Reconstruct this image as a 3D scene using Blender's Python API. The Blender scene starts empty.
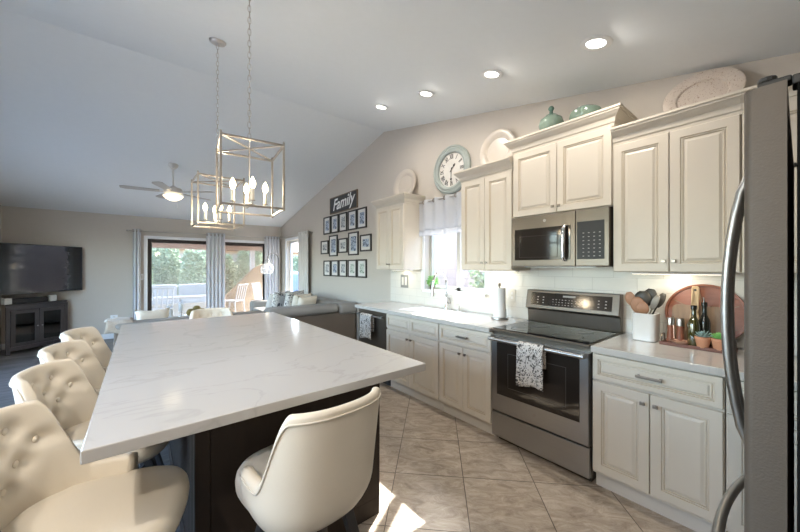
import bpy, bmesh, math, random
from mathutils import Vector, Matrix, Euler
random.seed(7)
PI = math.pi
scn = bpy.context.scene
COL = scn.collection

# ------------------------------------------------------------------ camera
F_PX = 323.3
cd = bpy.data.cameras.new('camera'); cam = bpy.data.objects.new('camera', cd); COL.objects.link(cam)
cd.sensor_width = 36; cd.lens = F_PX * 36 / 800; cd.shift_y = 1 / 800; cd.clip_start = .02; cd.clip_end = 300
cam.location = (0, 0, 1.41)
cam.rotation_euler = (PI / 2, 0, -math.atan(260 / F_PX))
scn.camera = cam
# ------------------------------------------------------------------ exposure, sky, sun
scn.view_settings.view_transform = 'Standard'; scn.view_settings.look = 'None'
scn.view_settings.gamma = 1; scn.view_settings.use_curve_mapping = False
scn.view_settings.exposure = 0.43
SUN_DIR = Vector((-1.083, -.634, -1)).normalized()
w = bpy.data.worlds.new('sky'); scn.world = w; w.use_nodes = True
nt = w.node_tree; sky = nt.nodes.new('ShaderNodeTexSky'); sky.sky_type = 'NISHITA'
sky.sun_disc = False; sky.sun_elevation = math.radians(38.5); sky.sun_rotation = math.atan2(1.083, .634)
sky.air_density = 1.0; sky.dust_density = 2.0; sky.ozone_density = 1
nt.links.new(sky.outputs[0], nt.nodes['Background'].inputs[0]); nt.nodes['Background'].inputs[1].default_value = 2.9
sd = bpy.data.lights.new('sun', 'SUN'); so = bpy.data.objects.new('sun', sd); COL.objects.link(so)
sd.energy = 22; sd.angle = .009; sd.color = (1, .95, .88)
so.rotation_euler = SUN_DIR.to_track_quat('-Z', 'Y').to_euler(); so.location = (8, 6, 8)

def area(name, loc, aim, sx, sy, power, color=(1, 1, 1), portal=False, shape='RECTANGLE', spread=PI):
    d = bpy.data.lights.new(name, 'AREA'); o = bpy.data.objects.new(name, d); COL.objects.link(o)
    d.shape = shape; d.size = sx; d.size_y = sy; d.energy = power; d.color = color; d.spread = spread
    o.location = loc; o.rotation_euler = Vector(aim).to_track_quat('-Z', 'Y').to_euler()
    if portal: d.cycles.is_portal = True
    return o
area('slider_portal', (1.3, 8.72, 1.0), (0, -1, 0), 2.4, 2.0, 1, portal=True)
area('kitchen_window_portal', (3.06, 2.6, 1.55), (-1, 0, 0), .95, .9, 1, portal=True)
area('living_window_portal', (3.06, 7.6, 1.25), (-1, 0, 0), 1.0, 1.8, 1, portal=True)
area('added_side_window_portal', (-2.03, 2.2, 1.4), (1, 0, 0), 2.5, 1.55, 1, portal=True)  # this portal and the next serve the added left-wall windows
area('added_living_window_portal', (-2.03, 5.7, 1.25), (1, 0, 0), 2.3, 1.9, 1, portal=True)

# ------------------------------------------------------------------ materials
def lin(h):
    if isinstance(h, str):
        h = h.lstrip('#'); c = [int(h[i:i + 2], 16) / 255 for i in (0, 2, 4)]
        return tuple(((x / 12.92) if x <= .04045 else ((x + .055) / 1.055) ** 2.4) for x in c) + (1,)
    return tuple(h) + (1,)
M = {}
def mat(name, col, rough=.5, metal=0, noise=0, nscale=20, bump=0, bscale=200, coat=0, emit=None, estr=0, trans=0, ior=1.45, sheen=0, stretch=None, spec=.5, alpha=1):
    m = bpy.data.materials.new(name); m.use_nodes = True; t = m.node_tree; p = t.nodes['Principled BSDF']
    c = lin(col)
    p.inputs['Base Color'].default_value = c; p.inputs['Roughness'].default_value = rough; p.inputs['Metallic'].default_value = metal
    p.inputs['Coat Weight'].default_value = coat; p.inputs['Coat Roughness'].default_value = .08
    p.inputs['Transmission Weight'].default_value = trans; p.inputs['IOR'].default_value = ior; p.inputs['Specular IOR Level'].default_value = spec
    if sheen: p.inputs['Sheen Weight'].default_value = sheen
    if alpha < 1: p.inputs['Alpha'].default_value = alpha
    if emit: p.inputs['Emission Color'].default_value = lin(emit); p.inputs['Emission Strength'].default_value = estr
    tc = t.nodes.new('ShaderNodeTexCoord'); mp = t.nodes.new('ShaderNodeMapping'); t.links.new(tc.outputs['Object'], mp.inputs[0])
    if stretch: mp.inputs['Scale'].default_value = stretch
    n = t.nodes.new('ShaderNodeTexNoise'); n.inputs['Scale'].default_value = nscale; n.inputs['Detail'].default_value = 5
    t.links.new(mp.outputs[0], n.inputs['Vector'])
    mx = t.nodes.new('ShaderNodeMix'); mx.data_type = 'RGBA'
    k = max(noise, .02)
    mx.inputs[6].default_value = tuple(x * (1 - k) for x in c[:3]) + (1,); mx.inputs[7].default_value = tuple(min(1, x * (1 + k)) for x in c[:3]) + (1,)
    t.links.new(n.outputs[0], mx.inputs[0]); t.links.new(mx.outputs[2], p.inputs['Base Color'])
    if bump:
        n2 = t.nodes.new('ShaderNodeTexNoise'); n2.inputs['Scale'].default_value = bscale; n2.inputs['Detail'].default_value = 3
        t.links.new(mp.outputs[0], n2.inputs['Vector'])
        b = t.nodes.new('ShaderNodeBump'); b.inputs['Strength'].default_value = bump; b.inputs['Distance'].default_value = .002
        t.links.new(n2.outputs[0], b.inputs['Height']); t.links.new(b.outputs[0], p.inputs['Normal'])
    M[name] = m
    return m
def nodes(name): 
    t = M[name].node_tree; return t, t.nodes, t.nodes['Principled BSDF']

mat('wall_paint', (.52, .475, .42), .85, bump=.25, bscale=180)
mat('ceiling_paint', (.735, .765, .785), .85, bump=.2, bscale=150)
mat('white_trim', (.78, .79, .80), .4)
mat('cabinet_paint', (.60, .545, .46), .38, noise=.03, nscale=6)
mat('glaze', (.53, .45, .34), .5, noise=.1)
mat('toe', (.60, .56, .50), .5)
mat('nickel', (.50, .47, .44), .28, metal=1)
mat('knob_metal', (.30, .26, .22), .32, metal=1)
mat('chrome', (.78, .78, .79), .12, metal=1)
mat('steel', (.38, .375, .37), .32, metal=1, noise=.06, nscale=3, stretch=(1, 1, 60))
mat('slate_steel', (.15, .127, .104), .32, metal=.85, noise=.05, nscale=3, stretch=(1, 1, 60))
mat('fridge_face', (.10, .084, .070), .5, metal=.3, bump=.35, bscale=220, noise=.05, nscale=60)
mat('fridge_edge', (.55, .55, .55), .35, metal=.7)
mat('black_plastic', (.012, .012, .012), .45)
mat('black_glass', (.008, .008, .009), .06, spec=.5)
mat('oven_glass', (.022, .018, .015), .06, spec=.5)
mat('panel_glass', (.025, .02, .017), .12, coat=.6)
mat('marking', (.34, .32, .30), .5)
mat('espresso', (.036, .026, .020), .6, spec=.25, noise=.25, nscale=5, stretch=(6, 6, 1))
mat('tv_wood', (.050, .042, .042), .42, noise=.3, nscale=5, stretch=(8, 8, 1))
mat('leather_cream', (.70, .63, .52), .50, noise=.04, nscale=8, bump=.15, bscale=120)
mat('leather_piping', (.60, .54, .45), .5)
mat('dark_metal', (.05, .05, .055), .4, metal=.6)
mat('dark_leg', (.045, .042, .042), .4)
mat('sofa_leather', (.25, .24, .225), .42, noise=.08, nscale=4, bump=.2, bscale=60)
mat('sofa_side', (.14, .112, .088), .55, noise=.1, nscale=4)
mat('pillow_white', (.62, .60, .57), .9, bump=.3, bscale=300)
mat('pillow_cream', (.68, .62, .52), .9, bump=.3, bscale=300)
mat('throw', (.45, .40, .34), .95, noise=.2, nscale=60, bump=.5, bscale=150)
mat('curtain_cloth', (.66, .655, .69), .9, noise=.05, nscale=60)
mat('curtain_lining', (.60, .58, .55), .9)
mat('cage_metal', (.42, .385, .34), .3, metal=.9, noise=.12, nscale=40)
mat('candle_sleeve', (.72, .66, .56), .5)
mat('bulb', (1, .85, .6), .2, emit=(1, .80, .50), estr=9)
mat('fan_glass', (.9, .82, .68), .3, emit=(1, .84, .58), estr=1.6)
mat('fan_white', (.62, .60, .56), .4)
mat('fan_blade', (.42, .40, .38), .5)
mat('downlight', (1, 1, 1), .3, emit=(1, .95, .86), estr=9)
mat('strip_light', (1, 1, 1), .3, emit=(1, .88, .68), estr=2.5)
mat('sink_white', (.80, .80, .79), .15, coat=.5)
mat('ceramic_white', (.74, .73, .71), .25, coat=.4)
mat('plate_cream', (.56, .50, .43), .3, coat=.3, noise=.04)
mat('towel_paper', (.84, .84, .83), .9, bump=.4, bscale=90)
mat('celadon', (.18, .25, .20), .22, coat=.6, noise=.25, nscale=14)
mat('celadon_dark', (.12, .20, .16), .25, coat=.4)
mat('clock_rim', (.34, .38, .355), .45, noise=.2, nscale=12)
mat('clock_face', (.66, .63, .58), .5, noise=.08, nscale=18)
mat('ink', (.03, .028, .026), .6)
mat('frame_black', (.030, .026, .023), .4)
mat('mat_board', (.66, .66, .63), .8)
mat('sign_board', (.05, .052, .055), .6, noise=.3, nscale=8)
mat('sign_edge', (.18, .13, .09), .6)
mat('sign_letter', (.80, .80, .78), .6)
mat('spoon_wood', (.42, .22, .13), .5, noise=.25, nscale=12, stretch=(1, 1, .2))
mat('utensil_gray', (.06, .057, .05), .4)
mat('utensil_light', (.28, .26, .23), .4)
mat('red_wood', (.26, .095, .055), .4, noise=.45, nscale=9, stretch=(1, 1, 5))
mat('red_wood_dark', (.20, .065, .035), .4, noise=.3)
mat('board_brown', (.25, .165, .105), .5, noise=.35, nscale=7, stretch=(1, 12, 1))
mat('board_light', (.52, .37, .21), .5, noise=.12, nscale=10, stretch=(1, 10, 1))
mat('tray_wood', (.17, .07, .05), .45, noise=.3, nscale=14)
mat('copper', (.52, .33, .25), .3, metal=.7)
mat('terracotta', (.56, .27, .16), .8, noise=.12, nscale=30)
mat('soil', (.06, .045, .03), .95)
mat('succulent_blue', (.30, .42, .40), .6, noise=.25, nscale=60)
mat('succulent_green', (.18, .42, .12), .6, noise=.3, nscale=60)
mat('herb_green', (.17, .40, .10), .6, noise=.3, nscale=60)
mat('bottle_green', (.045, .040, .008), .05, coat=1, spec=.8)
mat('bottle_black', (.02, .02, .015), .15, coat=.5)
mat('moss', (.16, .12, .04), .95, noise=.5, nscale=50, bump=1, bscale=60)
mat('wax', (.80, .76, .68), .6)
mat('outlet', (.66, .65, .61), .4)
mat('steel_plate', (.30, .30, .29), .4, metal=.5)
mat('tv_screen', (.012, .013, .016), .05, spec=.5)
mat('speaker_white', (.70, .69, .66), .5)
mat('brown_frame', (.035, .028, .025), .45)
mat('patio_slab', (.27, .255, .24), .85, noise=.15, nscale=2)
mat('gravel', (.25, .235, .22), .95, noise=.3, nscale=40)
mat('window_frame', (.50, .49, .46), .5)
mat('lawn', (.10, .20, .06), .95, noise=.3, nscale=20)
mat('patio_white', (.40, .40, .42), .6)
mat('stucco_tan', (.30, .20, .125), .9, noise=.08, nscale=8, bump=.5, bscale=60)
mat('roof_brown', (.30, .20, .17), .9, noise=.2, nscale=8)
mat('outdoor_cushion', (.36, .39, .45), .9)
mat('wicker', (.42, .38, .34), .8, noise=.3, nscale=80)
mat('foliage', (.23, .29, .18), .7, noise=.4, nscale=30)
mat('foliage_dark', (.12, .22, .08), .7, noise=.3, nscale=30)
mat('bark', (.18, .13, .09), .9)
mat('grill_cover', (.09, .14, .26), .7)
mat('fridge_body', (.005, .005, .005), .8, spec=.15)
mat('hinge_black', (.02, .02, .02), .5)

def thin_glass(name, tint, refl=.08, haze=0, hazecol=(.7, .7, .7)):
    m = bpy.data.materials.new(name); m.use_nodes = True; t = m.node_tree; t.nodes.clear()
    o = t.nodes.new('ShaderNodeOutputMaterial'); tr = t.nodes.new('ShaderNodeBsdfTransparent'); tr.inputs[0].default_value = tint + (1,)
    g = t.nodes.new('ShaderNodeBsdfGlossy'); g.inputs['Roughness'].default_value = .02
    fr = t.nodes.new('ShaderNodeFresnel'); fr.inputs[0].default_value = 1.45
    a = t.nodes.new('ShaderNodeMath'); a.operation = 'MULTIPLY'; a.inputs[1].default_value = min(refl / .04, 2.2); a.use_clamp = True
    t.links.new(fr.outputs[0], a.inputs[0])
    ge = t.nodes.new('ShaderNodeNewGeometry'); iv = t.nodes.new('ShaderNodeMath'); iv.operation = 'SUBTRACT'; iv.inputs[0].default_value = 1; t.links.new(ge.outputs['Backfacing'], iv.inputs[1])
    am = t.nodes.new('ShaderNodeMath'); am.operation = 'MULTIPLY'; t.links.new(a.outputs[0], am.inputs[0]); t.links.new(iv.outputs[0], am.inputs[1])
    mx = t.nodes.new('ShaderNodeMixShader'); t.links.new(am.outputs[0], mx.inputs[0]); t.links.new(tr.outputs[0], mx.inputs[1]); t.links.new(g.outputs[0], mx.inputs[2])
    last = mx
    if haze:
        d = t.nodes.new('ShaderNodeBsdfDiffuse'); d.inputs[0].default_value = hazecol + (1,)
        tl = t.nodes.new('ShaderNodeBsdfTranslucent'); tl.inputs[0].default_value = hazecol + (1,)
        m3 = t.nodes.new('ShaderNodeMixShader'); m3.inputs[0].default_value = .5; t.links.new(d.outputs[0], m3.inputs[1]); t.links.new(tl.outputs[0], m3.inputs[2])
        m2 = t.nodes.new('ShaderNodeMixShader'); m2.inputs[0].default_value = haze
        t.links.new(mx.outputs[0], m2.inputs[1]); t.links.new(m3.outputs[0], m2.inputs[2]); last = m2
    t.links.new(last.outputs[0], o.inputs[0]); M[name] = m
thin_glass('pane_glass', (.93, .95, .95), .04)
thin_glass('patio_glass', (.93, .95, .95), .05, haze=.13, hazecol=(.62, .63, .62))
thin_glass('screen_mesh', (.84, .83, .82), .01, haze=.18, hazecol=(.50, .42, .34))
thin_glass('lamp_glass', (.93, .94, .96), .12, haze=.16, hazecol=(.8, .85, .9))
thin_glass('cabinet_glass', (.35, .37, .4), .10)
thin_glass('valance_sheer', (.85, .87, .9), .0, haze=.80, hazecol=(.80, .81, .84))

def tile_floor():
    t, N, p = nodes_new('floor_tile')
    tc = N.new('ShaderNodeTexCoord'); mp = N.new('ShaderNodeMapping'); mp.vector_type = 'POINT'
    # lattice point (2.011, 1.747) turned 45 degrees
    mp0 = N.new('ShaderNodeMapping'); mp0.inputs['Location'].default_value = (-2.011, -1.747, 0)
    t.links.new(tc.outputs['Object'], mp0.inputs[0])
    mp.inputs['Rotation'].default_value = (0, 0, PI / 4); t.links.new(mp0.outputs[0], mp.inputs[0])
    br = N.new('ShaderNodeTexBrick'); br.offset = 0; br.squash = 1
    br.inputs['Scale'].default_value = 1; br.inputs['Brick Width'].default_value = .4572; br.inputs['Row Height'].default_value = .4572
    br.inputs['Mortar Size'].default_value = .0028; br.inputs['Mortar Smooth'].default_value = .1
    br.inputs['Color1'].default_value = (0, 0, 0, 1); br.inputs['Color2'].default_value = (1, 1, 1, 1); br.inputs['Mortar'].default_value = (.5, .5, .5, 1)
    t.links.new(mp.outputs[0], br.inputs['Vector'])
    # streaky clouds, shifted per tile
    addv = N.new('ShaderNodeVectorMath'); addv.operation = 'MULTIPLY_ADD'
    t.links.new(br.outputs['Color'], addv.inputs[0]); addv.inputs[1].default_value = (7, 5, 3); t.links.new(mp.outputs[0], addv.inputs[2])
    st = N.new('ShaderNodeMapping'); st.inputs['Scale'].default_value = (1.4, 3.2, 1); st.inputs['Rotation'].default_value = (0, 0, .9); t.links.new(addv.outputs[0], st.inputs[0])
    n1 = N.new('ShaderNodeTexNoise'); n1.inputs['Scale'].default_value = 4.6; n1.inputs['Detail'].default_value = 12; n1.inputs['Distortion'].default_value = .8; n1.inputs['Roughness'].default_value = .78
    t.links.new(st.outputs[0], n1.inputs['Vector'])
    cr = N.new('ShaderNodeValToRGB'); e = cr.color_ramp.elements
    e[0].position = .30; e[0].color = (.19, .145, .105, 1); e[1].position = .72; e[1].color = (.62, .555, .47, 1)
    x = e.new(.5); x.color = (.41, .34, .27, 1)
    t.links.new(n1.outputs[0], cr.inputs[0])
    mx = N.new('ShaderNodeMix'); mx.data_type = 'RGBA'; mx.inputs[7].default_value = (.10, .08, .062, 1)
    t.links.new(br.outputs['Fac'], mx.inputs[0]); t.links.new(cr.outputs[0], mx.inputs[6]); t.links.new(mx.outputs[2], p.inputs['Base Color'])
    p.inputs['Roughness'].default_value = .32
    b = N.new('ShaderNodeBump'); b.inputs['Strength'].default_value = .4; b.inputs['Distance'].default_value = .002; b.invert = True
    t.links.new(br.outputs['Fac'], b.inputs['Height']); t.links.new(b.outputs[0], p.inputs['Normal'])
def nodes_new(name):
    m = bpy.data.materials.new(name); m.use_nodes = True; M[name] = m
    return m.node_tree, m.node_tree.nodes, m.node_tree.nodes['Principled BSDF']
tile_floor()
def plank():
    t, N, p = nodes_new('floor_plank')
    tc = N.new('ShaderNodeTexCoord')
    br = N.new('ShaderNodeTexBrick'); br.inputs['Scale'].default_value = 1; br.inputs['Brick Width'].default_value = 1.2; br.inputs['Row Height'].default_value = .2; br.inputs['Mortar Size'].default_value = .0015
    br.inputs['Color1'].default_value = (.8, .8, .8, 1); br.inputs['Color2'].default_value = (1.1, 1.1, 1.1, 1); br.inputs['Mortar'].default_value = (.4, .4, .4, 1)
    t.links.new(tc.outputs['Object'], br.inputs['Vector'])
    mp = N.new('ShaderNodeMapping'); mp.inputs['Scale'].default_value = (1.2, 8, 1); t.links.new(tc.outputs['Object'], mp.inputs[0])
    n = N.new('ShaderNodeTexNoise'); n.inputs['Scale'].default_value = 2.5; n.inputs['Detail'].default_value = 10; n.inputs['Distortion'].default_value = .8; t.links.new(mp.outputs[0], n.inputs['Vector'])
    cr = N.new('ShaderNodeValToRGB'); e = cr.color_ramp.elements; e[0].position = .3; e[0].color = (.055, .05, .046, 1); e[1].position = .7; e[1].color = (.19, .18, .172, 1); t.links.new(n.outputs[0], cr.inputs[0])
    mx = N.new('ShaderNodeMix'); mx.data_type = 'RGBA'; mx.blend_type = 'MULTIPLY'; mx.inputs[0].default_value = 1
    t.links.new(cr.outputs[0], mx.inputs[6]); t.links.new(br.outputs['Color'], mx.inputs[7]); t.links.new(mx.outputs[2], p.inputs['Base Color']); p.inputs['Roughness'].default_value = .42
plank()
def quartz():
    t, N, p = nodes_new('quartz')
    tc = N.new('ShaderNodeTexCoord')
    n1 = N.new('ShaderNodeTexNoise'); n1.inputs['Scale'].default_value = 1.3; n1.inputs['Detail'].default_value = 7; n1.inputs['Distortion'].default_value = 1.2
    mp = N.new('ShaderNodeMapping'); mp.inputs['Rotation'].default_value = (0, 0, .6); mp.inputs['Scale'].default_value = (1, 2.2, 1)
    t.links.new(tc.outputs['Object'], mp.inputs[0]); t.links.new(mp.outputs[0], n1.inputs['Vector'])
    a = N.new('ShaderNodeMath'); a.operation = 'SUBTRACT'; a.inputs[1].default_value = .5; t.links.new(n1.outputs[0], a.inputs[0])
    b = N.new('ShaderNodeMath'); b.operation = 'ABSOLUTE'; t.links.new(a.outputs[0], b.inputs[0])
    cr = N.new('ShaderNodeValToRGB'); e = cr.color_ramp.elements
    e[0].position = 0; e[0].color = (.44, .425, .405, 1); e[1].position = .014; e[1].color = (.49, .472, .45, 1)
    t.links.new(b.outputs[0], cr.inputs[0]); t.links.new(cr.outputs[0], p.inputs['Base Color'])
    p.inputs['Roughness'].default_value = .11
quartz()
def splash():
    t, N, p = nodes_new('splash_tile')
    tc = N.new('ShaderNodeTexCoord'); sp = N.new('ShaderNodeSeparateXYZ'); cb = N.new('ShaderNodeCombineXYZ')
    t.links.new(tc.outputs['Object'], sp.inputs[0]); t.links.new(sp.outputs[1], cb.inputs[0]); t.links.new(sp.outputs[2], cb.inputs[1])
    br = N.new('ShaderNodeTexBrick'); br.offset = .5; br.inputs['Scale'].default_value = 1; br.inputs['Brick Width'].default_value = .305; br.inputs['Row Height'].default_value = .102
    br.inputs['Mortar Size'].default_value = .002; br.inputs['Color1'].default_value = (.70, .68, .63, 1); br.inputs['Color2'].default_value = (.68, .66, .61, 1); br.inputs['Mortar'].default_value = (.57, .55, .51, 1)
    t.links.new(cb.outputs[0], br.inputs['Vector']); t.links.new(br.outputs['Color'], p.inputs['Base Color']); p.inputs['Roughness'].default_value = .12
    b = N.new('ShaderNodeBump'); b.inputs['Strength'].default_value = .5; b.inputs['Distance'].default_value = .002; b.invert = True
    n = N.new('ShaderNodeTexNoise'); n.inputs['Scale'].default_value = 9; t.links.new(tc.outputs['Object'], n.inputs['Vector'])
    b2 = N.new('ShaderNodeBump'); b2.inputs['Strength'].default_value = .25; b2.inputs['Distance'].default_value = .01; t.links.new(n.outputs[0], b2.inputs['Height'])
    t.links.new(br.outputs['Fac'], b.inputs['Height']); t.links.new(b2.outputs[0], b.inputs['Normal']); t.links.new(b.outputs[0], p.inputs['Normal'])
splash()
def brickwall(name, c1, c2, mortar, w=.4, h=.2):
    t, N, p = nodes_new(name)
    tc = N.new('ShaderNodeTexCoord'); sp = N.new('ShaderNodeSeparateXYZ'); cb = N.new('ShaderNodeCombineXYZ'); ad = N.new('ShaderNodeMath')
    t.links.new(tc.outputs['Object'], sp.inputs[0]); t.links.new(sp.outputs[0], ad.inputs[0]); t.links.new(sp.outputs[1], ad.inputs[1])
    t.links.new(ad.outputs[0], cb.inputs[0]); t.links.new(sp.outputs[2], cb.inputs[1])
    br = N.new('ShaderNodeTexBrick'); br.inputs['Scale'].default_value = 1; br.inputs['Brick Width'].default_value = w; br.inputs['Row Height'].default_value = h
    br.inputs['Mortar Size'].default_value = .006; br.inputs['Color1'].default_value = c1 + (1,); br.inputs['Color2'].default_value = c2 + (1,); br.inputs['Mortar'].default_value = mortar + (1,)
    t.links.new(cb.outputs[0], br.inputs['Vector']); t.links.new(br.outputs['Color'], p.inputs['Base Color']); p.inputs['Roughness'].default_value = .9
brickwall('block_pale', (.27, .24, .23), (.25, .22, .212), (.20, .175, .165))
brickwall('block_tan', (.28, .24, .20), (.26, .22, .18), (.2, .17, .15))
def spotted(name, base, ink, scale, thr, rough=.9, coat=0):
    t, N, p = nodes_new(name)
    tc = N.new('ShaderNodeTexCoord'); n = N.new('ShaderNodeTexNoise'); n.inputs['Scale'].default_value = scale; n.inputs['Detail'].default_value = 3; n.inputs['Distortion'].default_value = 2.5
    t.links.new(tc.outputs['Object'], n.inputs['Vector'])
    cr = N.new('ShaderNodeValToRGB'); e = cr.color_ramp.elements; e[0].position = thr; e[0].color = base + (1,); e[1].position = thr + .03; e[1].color = ink + (1,)
    t.links.new(n.outputs[0], cr.inputs[0]); t.links.new(cr.outputs[0], p.inputs['Base Color']); p.inputs['Roughness'].default_value = rough; p.inputs['Coat Weight'].default_value = coat
spotted('floral_towel', (.56, .53, .49), (.06, .055, .05), 30, .52)
spotted('floral_pillow', (.60, .58, .55), (.06, .06, .07), 12, .56)
spotted('platter_glaze', (.52, .45, .39), (.33, .25, .20), 60, .60, rough=.3, coat=.2)
spotted('photo_blue', (.40, .48, .60), (.07, .09, .14), 14, .50, rough=.3)
spotted('photo_gray', (.50, .53, .55), (.10, .11, .12), 16, .50, rough=.3)
spotted('photo_green', (.52, .58, .52), (.16, .22, .17), 16, .52, rough=.3)
spotted('grater_pattern', (.62, .60, .56), (.30, .28, .26), 60, .5, rough=.5)

# ------------------------------------------------------------------ mesh helpers
class MB:
    def __init__(s): s.v = []; s.f = []; s.mi = []; s.m = 0; s.T = None
    def add(s, vs, fs):
        b = len(s.v)
        for p in vs: s.v.append(tuple(s.T @ Vector(p)) if s.T is not None else tuple(p))
        for f in fs: s.f.append([b + i for i in f]); s.mi.append(s.m)
        return s
    def box(s, x0, x1, y0, y1, z0, z1):
        v = [(x0, y0, z0), (x1, y0, z0), (x1, y1, z0), (x0, y1, z0), (x0, y0, z1), (x1, y0, z1), (x1, y1, z1), (x0, y1, z1)]
        return s.add(v, [(0, 3, 2, 1), (4, 5, 6, 7), (0, 1, 5, 4), (1, 2, 6, 5), (2, 3, 7, 6), (3, 0, 4, 7)])
    def prism(s, pts, a0, a1, axis='x'):
        # pts: 2D polygon in the other two axes (in xyz order)
        n = len(pts)
        def P(a, p):
            return {'x': (a, p[0], p[1]), 'y': (p[0], a, p[1]), 'z': (p[0], p[1], a)}[axis]
        v = [P(a0, p) for p in pts] + [P(a1, p) for p in pts]
        f = [tuple(range(n))[::-1], tuple(range(n, 2 * n))] + [(i, (i + 1) % n, n + (i + 1) % n, n + i) for i in range(n)]
        return s.add(v, f)
    def loops(s, L, cap0=True, cap1=True, closed=True):
        n = len(L[0]); vs = [p for l in L for p in l]; fs = []
        for i in range(len(L) - 1):
            for j in range(n if closed else n - 1):
                k = (j + 1) % n; fs.append((i * n + j, i * n + k, (i + 1) * n + k, (i + 1) * n + j))
        if cap0: fs.append(tuple(range(n))[::-1])
        if cap1: fs.append(tuple(range((len(L) - 1) * n, len(L) * n)))
        return s.add(vs, fs)
    def lathe(s, prof, c=(0, 0, 0), n=24, ax='z', sx=1, sy=1):
        L = []
        for r, h in prof:
            l = []
            for i in range(n):
                a = 2 * PI * i / n; u, v = r * math.cos(a) * sx, r * math.sin(a) * sy
                l.append({'z': (c[0] + u, c[1] + v, c[2] + h), 'x': (c[0] + h, c[1] + u, c[2] + v), 'y': (c[0] + u, c[1] + h, c[2] + v)}[ax])
            L.append(l)
        if prof[0][0] > .0065 and prof[-1][0] > .0065: return s.loops(L + [L[0]], False, False)
        return s.loops(L)
    def tube(s, path, r, n=8, close=False, r1=None):
        P = [Vector(p) for p in path]; L = []; m = len(P); up = None
        for i in range(m):
            if close: d = P[(i + 1) % m] - P[i - 1]
            else: d = P[min(i + 1, m - 1)] - P[max(i - 1, 0)]
            d.normalize()
            if up is None: up = Vector((0, 0, 1)) if abs(d.z) < .9 else Vector((1, 0, 0))
            a = d.cross(up).normalized(); b = a.cross(d).normalized(); up = b
            rr = r if r1 is None else r + (r1 - r) * i / (m - 1)
            L.append([tuple(P[i] + a * rr * math.cos(2 * PI * k / n) + b * rr * math.sin(2 * PI * k / n)) for k in range(n)])
        if close: L.append(L[0]); return s.loops(L, False, False)
        return s.loops(L)
    def bar(s, a, b, w, h=None):
        a = Vector(a); b = Vector(b); h = h or w; d = (b - a).normalized(); up = Vector((0, 0, 1)) if abs(d.z) < .9 else Vector((0, 1, 0))
        x = d.cross(up).normalized(); y = x.cross(d).normalized(); q = [(-1, -1), (1, -1), (1, 1), (-1, 1)]
        return s.loops([[tuple(p + x * w / 2 * i + y * h / 2 * j) for i, j in q] for p in (a, b)])
    def ico(s, c, r, sub=2, sc=(1, 1, 1)):
        bm = bmesh.new(); bmesh.ops.create_icosphere(bm, subdivisions=sub, radius=r)
        vs = [(c[0] + v.co.x * sc[0], c[1] + v.co.y * sc[1], c[2] + v.co.z * sc[2]) for v in bm.verts]; fs = [tuple(v.index for v in f.verts) for f in bm.faces]
        bm.free(); return s.add(vs, fs)
    def panel(s, o, u, v, n, w, h, rings):
        # nested rectangles: (inset, height, material index of the band reaching it)
        o = Vector(o); u = Vector(u); v = Vector(v); n = Vector(n); L = []
        for r in rings:
            i, hh = r[0], r[1]
            L.append([tuple(o + u * a + v * b + n * hh) for a, b in ((i, i), (w - i, i), (w - i, h - i), (i, h - i))])
        m0 = s.m
        for k in range(len(L) - 1):
            s.m = rings[k + 1][2]; s.loops([L[k], L[k + 1]], False, False)
        s.m = m0; s.add(L[-1], [(0, 1, 2, 3)]); s.add(L[0], [(3, 2, 1, 0)])
        return s

def fixn(me):
    bm = bmesh.new(); bm.from_mesh(me); bmesh.ops.remove_doubles(bm, verts=bm.verts, dist=1e-5); bmesh.ops.recalc_face_normals(bm, faces=bm.faces); bm.to_mesh(me); bm.free()
def org(o):
    p = Vector((0, 0, 0))
    while o is not None: p += o.location; o = o.parent
    return p
def obj(name, mb, mats, parent=None, bev=0, smooth=False, world=True, label=None, seg=2, fix=True, sub=0, origin=None):
    me = bpy.data.meshes.new(name)
    off = org(parent) if (parent and world) else Vector((0, 0, 0))
    vs = mb.v
    loc = Vector((0, 0, 0))
    if origin is not None: loc = Vector(origin); 
    vs = [(v[0] - off[0] - loc[0], v[1] - off[1] - loc[1], v[2] - off[2] - loc[2]) for v in vs]
    me.from_pydata(vs, [], mb.f)
    if isinstance(mats, str): mats = [mats]
    for m in mats: me.materials.append(M[m])
    for p, i in zip(me.polygons, mb.mi): p.material_index = i; p.use_smooth = bool(smooth)
    if fix: fixn(me)
    o = bpy.data.objects.new(name, me); COL.objects.link(o); o.location = loc
    if parent: o.parent = parent
    if bev:
        b = o.modifiers.new('bevel', 'BEVEL'); b.width = bev; b.segments = seg; b.limit_method = 'ANGLE'; b.angle_limit = math.radians(35)
    if sub:
        b = o.modifiers.new('subd', 'SUBSURF'); b.levels = sub; b.render_levels = sub
    if smooth == 'auto':
        for p in me.polygons: p.use_smooth = True
        bm = bmesh.new(); bm.from_mesh(me)
        for e in bm.edges:
            if len(e.link_faces) == 2 and e.calc_face_angle(0) > .7: e.smooth = False
        bm.to_mesh(me); bm.free()
    if label: o['label'] = label
    return o
def tag(o, label, cat, group=None, kind=None):
    o['label'] = label; o['category'] = cat
    if group: o['group'] = group
    if kind: o['kind'] = kind
    return o
def thing(name, label, cat, loc, group=None, rotz=0):
    o = bpy.data.objects.new(name, None); COL.objects.link(o); o.location = loc; o.rotation_euler = (0, 0, rotz); o.empty_display_size = .1
    return tag(o, label, cat, group)
def struct(name, mb, m, **k):
    o = obj(name, mb, m, **k); o['kind'] = 'structure'; return o
def kids(o): return [c for c in COL.objects if c.parent == o]
def copy_tree(o, parent=None):
    ch = kids(o); c = o.copy(); COL.objects.link(c)
    if parent: c.parent = parent
    for k in ch: copy_tree(k, c)
    return c

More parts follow.
